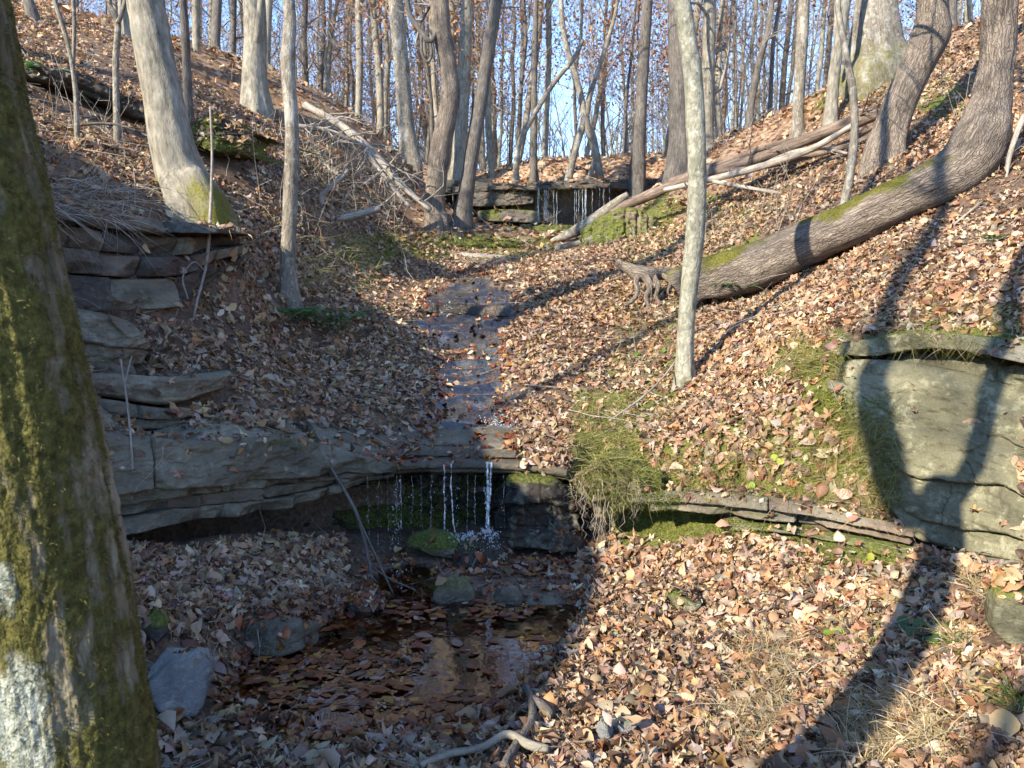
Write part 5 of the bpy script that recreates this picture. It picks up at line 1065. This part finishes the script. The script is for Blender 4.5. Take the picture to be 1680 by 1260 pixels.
branch_obj('root_stump','weathered claw shaped stump of roots right of the stream','stump',[[(p_[0], p_[1], p_[2]+ds_, p_[3]) for p_ in P_] for P_ in [[(1012,428,10.2,10),(1030,440,10.2,15),(1056,450,10.1,27),(1095,448,10.3,20),(1130,444,10.5,12)],[(1050,448,10.1,13),(1044,462,10.0,10),(1046,480,9.92,8),(1036,494,9.88,5),(1024,502,9.86,2)],[(1058,452,10.05,14),(1066,470,9.95,11),(1060,490,9.9,8),(1066,508,9.85,5),(1058,520,9.83,2)],[(1072,452,10.1,10),(1080,470,9.97,8),(1076,488,9.9,6),(1088,502,9.86,3)],[(1085,450,10.2,9),(1100,462,10.05,7),(1096,480,9.95,5),(1108,492,9.92,2)],[(1020,436,10.2,7),(1008,426,10.2,5),(998,428,10.15,2)]]],'bark_brown',sides=10,amp=.02,lump=.05,seed=48)
def laid(P, up=.07): return [(px, py, float(hit(px, min(py, 1258))[0][1])-up if py < 1259 else d, w_) for px, py, d, w_ in P]
branch_obj('stick','thick grey stick lying toward the camera at the pool edge','stick',[laid(p_) for p_ in [[(862,1126,3.3,14),(872,1150,3.2,16),(872,1185,3.0,17),(852,1215,2.88,18),(836,1240,2.78,17),(828,1256,2.7,16)],[(872,1146,3.2,15),(888,1158,3.14,20),(905,1172,3.08,12)]]],'bark_dark',sides=10,amp=.004,lump=.006,seed=49)
branch_obj('stick','lichen crusted stick crossing the thick grey stick','stick',[laid(p_, .09) for p_ in [[(690,1256,2.74,12),(730,1238,2.8,11),(790,1226,2.84,11),(832,1205,2.86,14),(868,1222,2.8,15),(900,1229,2.79,13)]]],'bark_pale',sides=10,amp=.003,lump=.006,seed=50)
branch_obj('hanging_twig','dark forked twig leaning from the ledge into the pool left of the fall','twig',[[(538,758,4.95,4),(566,806,4.8,6),(588,850,4.7,6),(604,915,4.6,6),(614,975,4.5,4)],[(588,850,4.7,4),(618,915,4.55,4),(650,985,4.4,3)],[(608,928,4.58,3),(640,950,4.5,4),(682,968,4.4,3)],[(650,985,4.4,3),(640,1005,4.35,2),(624,1024,4.3,2)]],'bark_dark',sides=6,amp=.0,lump=0,seed=51)
branch_obj('dead_twig','thin pale dead stem leaning against the left rock ledge','twig',[[(218,770,4.05,3),(213,700,4.2,4),(206,640,4.35,3.5),(198,590,4.45,3)],[(205,630,4.36,2.5),(212,600,4.4,2.5),(216,585,4.42,2)]],'wood_dead',sides=6,amp=0,lump=0,seed=52)
branch_obj('thin_vine','thin grey vine hanging straight down over the blocky left outcrop','vine',[[(345,175,6.3,4),(348,250,6.3,4),(346,330,6.2,5),(342,400,6.1,6),(336,445,6.1,5),(322,500,5.95,4),(316,540,5.9,3)],[(336,445,6.1,3),(318,430,6.0,3),(300,455,5.9,3),(308,490,5.9,3)]],'twig',sides=6,amp=0,lump=0,seed=53)
branch_obj('arched_twig','bare brown twig arching over the left slope','twig',[[(68,244,7.2,4),(90,216,7.2,5),(130,205,7.2,5),(190,204,7.2,4),(240,222,7.2,3),(258,234,7.1,2)]],'bark_dark',sides=6,amp=0,lump=0,seed=54)
branch_obj('dead_branch','dead pale branch propped on the right slope beside the bent tree','branch',[[(1680,190,7.3,10),(1668,220,7.25,9),(1655,262,7.2,7),(1650,300,7.15,4)],[(1612,330,6.9,4),(1560,372,6.8,4),(1520,400,6.7,3)]],'wood_dead',sides=8,amp=.002,lump=.01,seed=55)
branch_obj('fallen_twig','thin tan twig lying on the bank left of the sinuous tree','twig',[[(1112,588,6.7,3),(1085,622,6.4,3),(1050,655,6.1,3.5),(1000,690,5.8,3)]],'wood_dead',sides=6,amp=0,lump=0,seed=56)
# clump of roots and clay hanging under the fallen limb
def clump(name, label, cat, S, mat, seed, moss, roots):
    t = thing(name, label, cat, at(S[len(S)//2][0], S[len(S)//2][3], S[len(S)//2][4]))
    cliff('earth', mat, t, S, nu=110, nv=60, back=.6, under=.25, layers=1, amp=.05, block=.16, bamp=.09, seed=seed, fine=.07, moss=moss, mossy_top=1.0, crack=.09, crackw=.03, rnd=.06)
    m = MB(); r = np.random.default_rng(seed); S = np.array(S)
    for k in range(roots):
        f = r.uniform(0, len(S)-1); i = min(int(f), len(S)-2); s0 = S[i]+(S[i+1]-S[i])*(f-i); px, d = s0[0], s0[4]-r.uniform(.0, .12); y0 = s0[1]+(s0[3]-s0[1])*r.uniform(.3, .9); L = (s0[3]-s0[1])*r.uniform(.3, .9)
        pts = np.array([at(px+r.normal()*1.5+q*r.normal()*6, y0+L*q, d) for q in np.linspace(0, 1, 7)]); tube(m, pts, r.uniform(.0012, .003)*d/5*np.linspace(1, .4, 7), 4)
    tag(m.build('roots', M['wood_dead'], t), kind='stuff'); return t
clump('root_clump','mossy clump of earth and roots under the fallen limb right of the upper falls','root clump',[(955,372,14.5,412,14.2),(985,352,14.4,420,14.0),(1025,338,14.2,428,13.9),(1060,346,14.2,425,13.9),(1085,370,14.3,410,14.1)],'dirt_root',31,.75,40)
clump('earth_bank','mossy clay lumps with hanging roots right of the lower fall','earth bank',[(936,770,5.12,812,5.12),(958,752,5.02,846,5.04),(985,750,4.97,862,5.0),(1015,764,4.93,850,4.98),(1045,776,4.9,826,4.94),(1085,786,4.88,822,4.9)],'dirt_root',33,.62,46)
make_bvh()
# ------------------------------------------------------------------ ferns, grass, moss, seedlings
def blades(mb, P, Nn, L, wd, col, r, droop=.7, lean=.5):
    n = len(P); a = nrm(np.cross(nrm(r.normal(size=(n, 3))), Nn)); dirn = nrm(Nn+lean*r.normal(size=(n, 3))); side = nrm(np.cross(dirn, a+1e-3)); k = 5; t = np.linspace(0, 1, k)
    bend = nrm(r.normal(size=(n, 3))*np.array([1, 1, .3])); C = P[:, None]+dirn[:, None]*(L[:, None]*t[None])[..., None]+(bend*droop*L[:, None])[:, None]*(t**2)[None, :, None]-np.array([0, 0, 1.])*(droop*L[:, None]*.6*(t**2.2)[None])[..., None]
    w_ = wd[:, None]*(1-t[None]**1.5*.9); V = np.stack([C-side[:, None]*w_[..., None], C+side[:, None]*w_[..., None]], 2).reshape(n, -1, 3)
    q = np.array([[2*i, 2*i+1, 2*i+3, 2*i+2] for i in range(k-1)]); c = np.repeat(np.concatenate([col, np.ones((n, 1))], 1)[:, None], 2*k, 1)
    mb.add(V.reshape(-1, 3), (q[None]+(np.arange(n)*2*k)[:, None, None]).reshape(-1, 4), col=c.reshape(-1, 4))
def px_points(poly, n, r, clumps=0, spread=10):
    a = np.array(poly, float); lo, hi = a.min(0), a.max(0)
    if clumps: c = lo+(hi-lo)*r.random((clumps, 2)); q = c[r.integers(0, clumps, n)]+r.normal(size=(n, 2))*spread
    else: q = lo+(hi-lo)*r.random((n, 2))
    q = q[inpoly(q[:, 0], q[:, 1], poly)]; P, Q = [], []
    for x, y in q:
        p, nn = hit(x, y)
        if p is not None: P.append(p); Q.append(nn)
    return np.array(P).reshape(-1, 3), np.array(Q).reshape(-1, 3)
STRAW = np.array([(.42,.34,.19),(.36,.28,.15),(.5,.42,.27),(.3,.24,.11)]); GREEN = np.array([(.11,.17,.03),(.16,.22,.05),(.22,.25,.06),(.08,.13,.03)]); MOSSC = np.array([(.12,.15,.02),(.2,.22,.035),(.07,.1,.015),(.26,.25,.06)]); OLIVE = np.array([(.25,.24,.07),(.33,.29,.12),(.18,.19,.04)])
gr = MB(); rg = np.random.default_rng(31)
for poly, n, cl, sp_x, pal, L, w_, dr in (
  ([(1180,1040),(1320,1040),(1320,1190),(1180,1190)],1500,14,22,STRAW,.1,.0011,.9),([(1130,1130),(1260,1130),(1260,1260),(1130,1260)],500,8,18,STRAW,.09,.001,.9),
  ([(1370,1150),(1580,1150),(1580,1260),(1370,1260)],420,7,16,STRAW,.16,.0016,.9),([(1360,1150),(1580,1150),(1580,1260),(1360,1260)],1000,20,25,STRAW,.08,.001,.9),
  ([(1540,1010),(1590,1010),(1590,1080),(1540,1080)],160,3,10,GREEN,.1,.0014,.6),([(1560,980),(1620,940),(1620,1060),(1570,1060)],160,4,8,STRAW,.16,.0012,.7),
  ([(1620,1130),(1680,1130),(1680,1180),(1620,1180)],120,3,12,GREEN,.14,.0016,.6),([(1350,1000),(1450,1000),(1450,1080),(1350,1080)],200,8,14,GREEN,.07,.0016,.6),
  ([(940,640),(1060,640),(1060,790),(940,790)],5200,34,20,OLIVE,.09,.0012,1.1),([(1060,650),(1110,650),(1110,700),(1060,700)],220,2,10,GREEN,.11,.0014,.7),
  ([(1050,740),(1480,640),(1480,840),(1050,800)],4200,50,26,OLIVE,.08,.0012,1.1),([(1250,540),(1390,540),(1390,620),(1250,620)],1900,22,22,OLIVE,.08,.0012,1.0),
  ([(1400,500),(1680,500),(1680,545),(1400,560)],900,24,20,OLIVE,.09,.0012,1.2),([(60,290),(260,310),(250,370),(60,350)],420,9,14,np.array([(.45,.4,.33),(.36,.31,.25)]),.26,.0016,1.3),
  ([(60,200),(340,200),(420,420),(90,320)],420,50,10,STRAW,.18,.0014,.7),([(420,250),(640,250),(640,480),(420,480)],700,70,12,STRAW,.26,.002,.7),([(1000,440),(1130,440),(1130,620),(1000,620)],700,40,14,OLIVE,.14,.0016,.8),
  ([(1080,310),(1300,310),(1300,420),(1080,420)],800,40,12,OLIVE,.16,.0022,.8),([(480,420),(640,420),(640,480),(480,480)],300,16,12,OLIVE,.18,.002,.8),([(560,380),(900,380),(900,425),(560,425)],900,40,14,OLIVE,.16,.0025,.9),
  ([(1230,940),(1500,940),(1500,1000),(1230,1000)],150,10,10,OLIVE,.08,.0013,.8)):
    P, Q = px_points(poly, n*2 if cl else n, rg, cl, sp_x)
    P, Q = P[:n], Q[:n]
    if len(P): c = pal[rg.integers(0, len(pal), len(P))]*(1+.2*rg.normal(size=(len(P), 1))); blades(gr, P, Q, L*rg.uniform(.5, 1.4, len(P)), 1.35*w_*rg.uniform(.7, 1.4, len(P)), np.clip(c, .01, .8), rg, dr, .55)
for poly, n, L in (([(930,735),(1095,735),(1095,815),(930,815)],420,.13),([(1050,790),(1250,785),(1490,850),(1490,880),(1250,822),(1050,822)],800,.1),([(1380,548),(1680,540),(1680,580),(1380,572)],350,.09),([(800,300),(1080,300),(1080,315),(800,315)],120,.5)):
    P, Q = px_points(poly, n, rg)
    if len(P): c = np.vstack([STRAW, OLIVE, OLIVE])[rg.integers(0, 10, len(P))]*.8*(1+.2*rg.normal(size=(len(P), 1))); blades(gr, P, nrm(Q*.6+np.array([0, -.5, -.3])), L*rg.uniform(.4, 1.3, len(P)), .0013*(L/.1)**.5*rg.uniform(.7, 1.3, len(P)), np.clip(c, .01, .8), rg, .9, .35)
tag(gr.build('dry_grass', M['blade']), 'wispy straw coloured and olive grass on the banks', 'grass', kind='stuff')
mo_ = MB()
for poly, n, L in (([(1000,800),(1120,815),(1110,850),(1000,850)],5000,.018),([(985,835),(1130,840),(1270,862),(1240,890),(1120,882),(1000,884)],9000,.02),([(1270,880),(1480,905),(1470,935),(1290,915)],4500,.018),
  ([(940,735),(1000,660),(1060,660),(1095,760),(1090,830),(1010,835),(945,815)],15000,.022),([(1050,760),(1300,700),(1480,800),(1490,850),(1250,800),(1050,800)],6000,.018),([(1300,575),(1370,575),(1370,625),(1300,625)],2200,.02),([(1320,640),(1400,640),(1405,700),(1330,700)],3500,.02),([(1050,770),(1140,775),(1130,815),(1060,815)],2600,.02),
  ([(640,880),(790,878),(790,905),(650,905)],2000,.015),([(1500,520),(1680,530),(1680,552),(1500,545)],1600,.015),([(1060,330),(1120,330),(1100,410),(1010,430)],2600,.05),([(560,388),(900,388),(900,425),(560,425)],4000,.05),([(1090,965),(1160,960),(1160,1000),(1090,1000)],900,.015),([(440,705),(520,705),(520,735),(440,735)],900,.015),([(1160,405),(1240,400),(1240,430),(1160,450)],1200,.025)):
    P, Q = px_points(poly, int(n*.8), rg)
    if len(P): c = MOSSC[rg.integers(0, 4, len(P))]*(1+.25*rg.normal(size=(len(P), 1))); blades(mo_, P-Q*.004, Q, L*rg.uniform(.5, 1.5, len(P)), .0022*rg.uniform(.7, 1.6, len(P))*(L/.02)**.5, np.clip(c, .008, .6), rg, .4, .7)
tag(mo_.build('moss_cushions', M['blade']), 'bright green moss on damp rock and soil', 'moss', kind='stuff')
def fern(label, px, py, size, n, seed, d=None, tone=1.0):
    r = np.random.default_rng(seed); h, nn = hit(px, py); t = thing('fern', label, 'fern', h)
    for k in range(n):
        a = 2*math.pi*k/n+r.uniform(-.4, .4); hd = np.array([math.cos(a), math.sin(a), 0]); m = MB(); nl = 22; s = np.linspace(0, 1, nl); L = size*r.uniform(.7, 1.1)
        C = h+hd*(L*s)[:, None]+np.array([0, 0, 1.])*(.06*np.minimum(1, s*6)+L*(1.1*s-.95*s**2.1))[:, None]; sd = np.cross(hd, [0, 0, 1.])
        prisms(m, C[:-1], C[1:], .0016, .0012); sg = []; V, q, col = [], [], []
        for i in range(2, nl):
            w_ = L*.22*math.sin(math.pi*min(1, .12+.88*s[i]**.8))**.9+.004
            for sgn in (-1, 1):
                b = C[i]; tip = b+sd*sgn*w_+hd*w_*.35-np.array([0, 0, .12*w_]); mid = (b+tip)/2; o_ = hd*w_*.17; k0 = len(V); V += [b, mid+o_+[0, 0, .004], tip, mid-o_+[0, 0, .004]]; q.append([k0, k0+1, k0+2, k0+3]); c = np.array([.05, .12, .03])*tone*r.uniform(.7, 1.3); col += [[*c, 1]]*4
        m2 = MB(); m2.add(np.array(V), np.array(q), col=np.array(col)); m.build('rib', M['twig'], t); m2.build('frond', M['blade'], t)
fern('green fern with long fronds right of the slim tree on the left slope', 548,552,.6,9,1,tone=2.0)
fern('small green fern in the leaves just below the slim tree', 490,536,.45,6,2,tone=2.6)
fern('green fern at the foot of the bent tree near the sinuous tree', 1210,496,.4,7,3,tone=2.0)
fern('yellow green fern on the far left slope beside the mossy trunk', 82,150,.5,8,4,tone=2.2)
fern('tiny fern hanging in the shade above the mossy rock shelf', 1130,795,.09,5,5,tone=1.2)
fern('fern on the sunlit slope at the right edge of frame', 1625,410,.14,6,6,tone=2.0)
def leafy(name, label, cat, pxs, size, col, d_up=.03, seed=0):
    r = np.random.default_rng(seed); h, nn = hit(*pxs[0]); t = thing(name, label, cat, h)
    th = np.linspace(0, 2*math.pi, 14, endpoint=False); hr = np.array([[math.sin(a)*.5*(1+.1*math.cos(2*a)), math.cos(a)*.46-.16*max(0, math.cos(a))**8, .0] for a in th])
    for px, py in pxs:
        p, nn = hit(px, py); u = nrm(nn+.5*r.normal(size=3)+np.array([0, -.5, .3])); a = nrm(np.cross(u, r.normal(size=3))); b = np.cross(u, a); s = size*r.uniform(.8, 1.2)
        V = p+nn*d_up+(hr[:, :1]*a+hr[:, 1:2]*b)*s+u*(np.abs(hr[:, :1])*s*.25); V = np.vstack([[p+nn*d_up], V]); m = MB(); c = np.array(col)*r.uniform(.85, 1.15)
        m.add(V, None, np.array([[0, 1+k, 1+(k+1) % 14] for k in range(14)]), col=np.tile([*c, 1], (15, 1))); m.build('leaf', M['green'], t)
        m = MB(); prisms(m, [p], [p+nn*d_up], .001, .001); m.build('stem', M['twig'], t)
leafy('seedling','bright green round leaved seedling in sunny leaf litter at lower right','seedling',[(1362,1050),(1374,1046)],.06,(.2,.36,.03),seed=1)
leafy('seedling','yellow green heart shaped seedling on the leafy bank above the rock shelf','seedling',[(1272,752),(1282,758)],.055,(.42,.48,.08),seed=2)
leafy('seedling','pale yellow green leaf pair low on the bank left of the rock face','seedling',[(1264,700),(1258,706)],.05,(.4,.45,.1),seed=3)
leafy('seedling','small green leaf hanging over the rock shelf edge','seedling',[(1234,798)],.05,(.3,.4,.06),seed=4)
leafy('seedling','dark green leaves in the tree shadow at lower right','seedling',[(1500,1046),(1520,1050),(1486,1030),(1534,1058),(1510,1030)],.06,(.07,.13,.04),seed=5)
leafy('seedling','yellow green sprig at the foot of the sunny rock shelf','seedling',[(1428,922),(1420,930),(1436,916)],.05,(.4,.42,.07),seed=6)
leafy('seedling','small green sprouts scattered beside the sinuous tree foot','seedling',[(1098,560),(1088,580),(1104,540),(1046,586),(1112,600)],.06,(.12,.24,.04),seed=7)
leafy('yellow_leaf','yellow fallen leaf at the edge of the lower lip right of the water','leaf',[(851,750)],.075,(.62,.52,.1),.015,seed=8)
leafy('yellow_leaf','large pale tan leaf lying in sun at the lower right corner','leaf',[(1648,1205)],.11,(.62,.45,.22),.03,seed=9)

# tufts of moss standing off the near trunk
rm = np.random.default_rng(88); me_ = t1o.data; nv_ = len(me_.vertices); co = np.zeros(nv_*3, np.float32); me_.vertices.foreach_get('co', co); co = co.reshape(-1, 3)+np.array(T1.location); no = np.zeros(nv_*3, np.float32); me_.vertices.foreach_get('normal', no); no = no.reshape(-1, 3)
am = np.zeros(nv_, np.float32); me_.attributes['moss'].data.foreach_get('value', am)
vis_ = np.nonzero((co[:, 2] > .3) & (co[:, 2] < 2.3) & (no[:, 1] < .55) & (am > .44))[0]; ix = vis_[rm.integers(0, len(vis_), 26000)]
P = co[ix]+rm.normal(size=(len(ix), 3))*.0015; Q = no[ix]; c = np.array([(.09,.085,.02),(.14,.125,.03),(.06,.06,.014),(.19,.165,.05)])[rm.integers(0, 4, len(ix))]*(1+.2*rm.normal(size=(len(ix), 1)))
tb_ = MB(); blades(tb_, P-Q*.001, Q, rm.uniform(.003, .008, len(ix)), rm.uniform(.0005, .001, len(ix)), np.clip(c, .01, .6), rm, .5, .8); tag(tb_.build('moss_tufts', M['blade'], T1), kind='stuff')
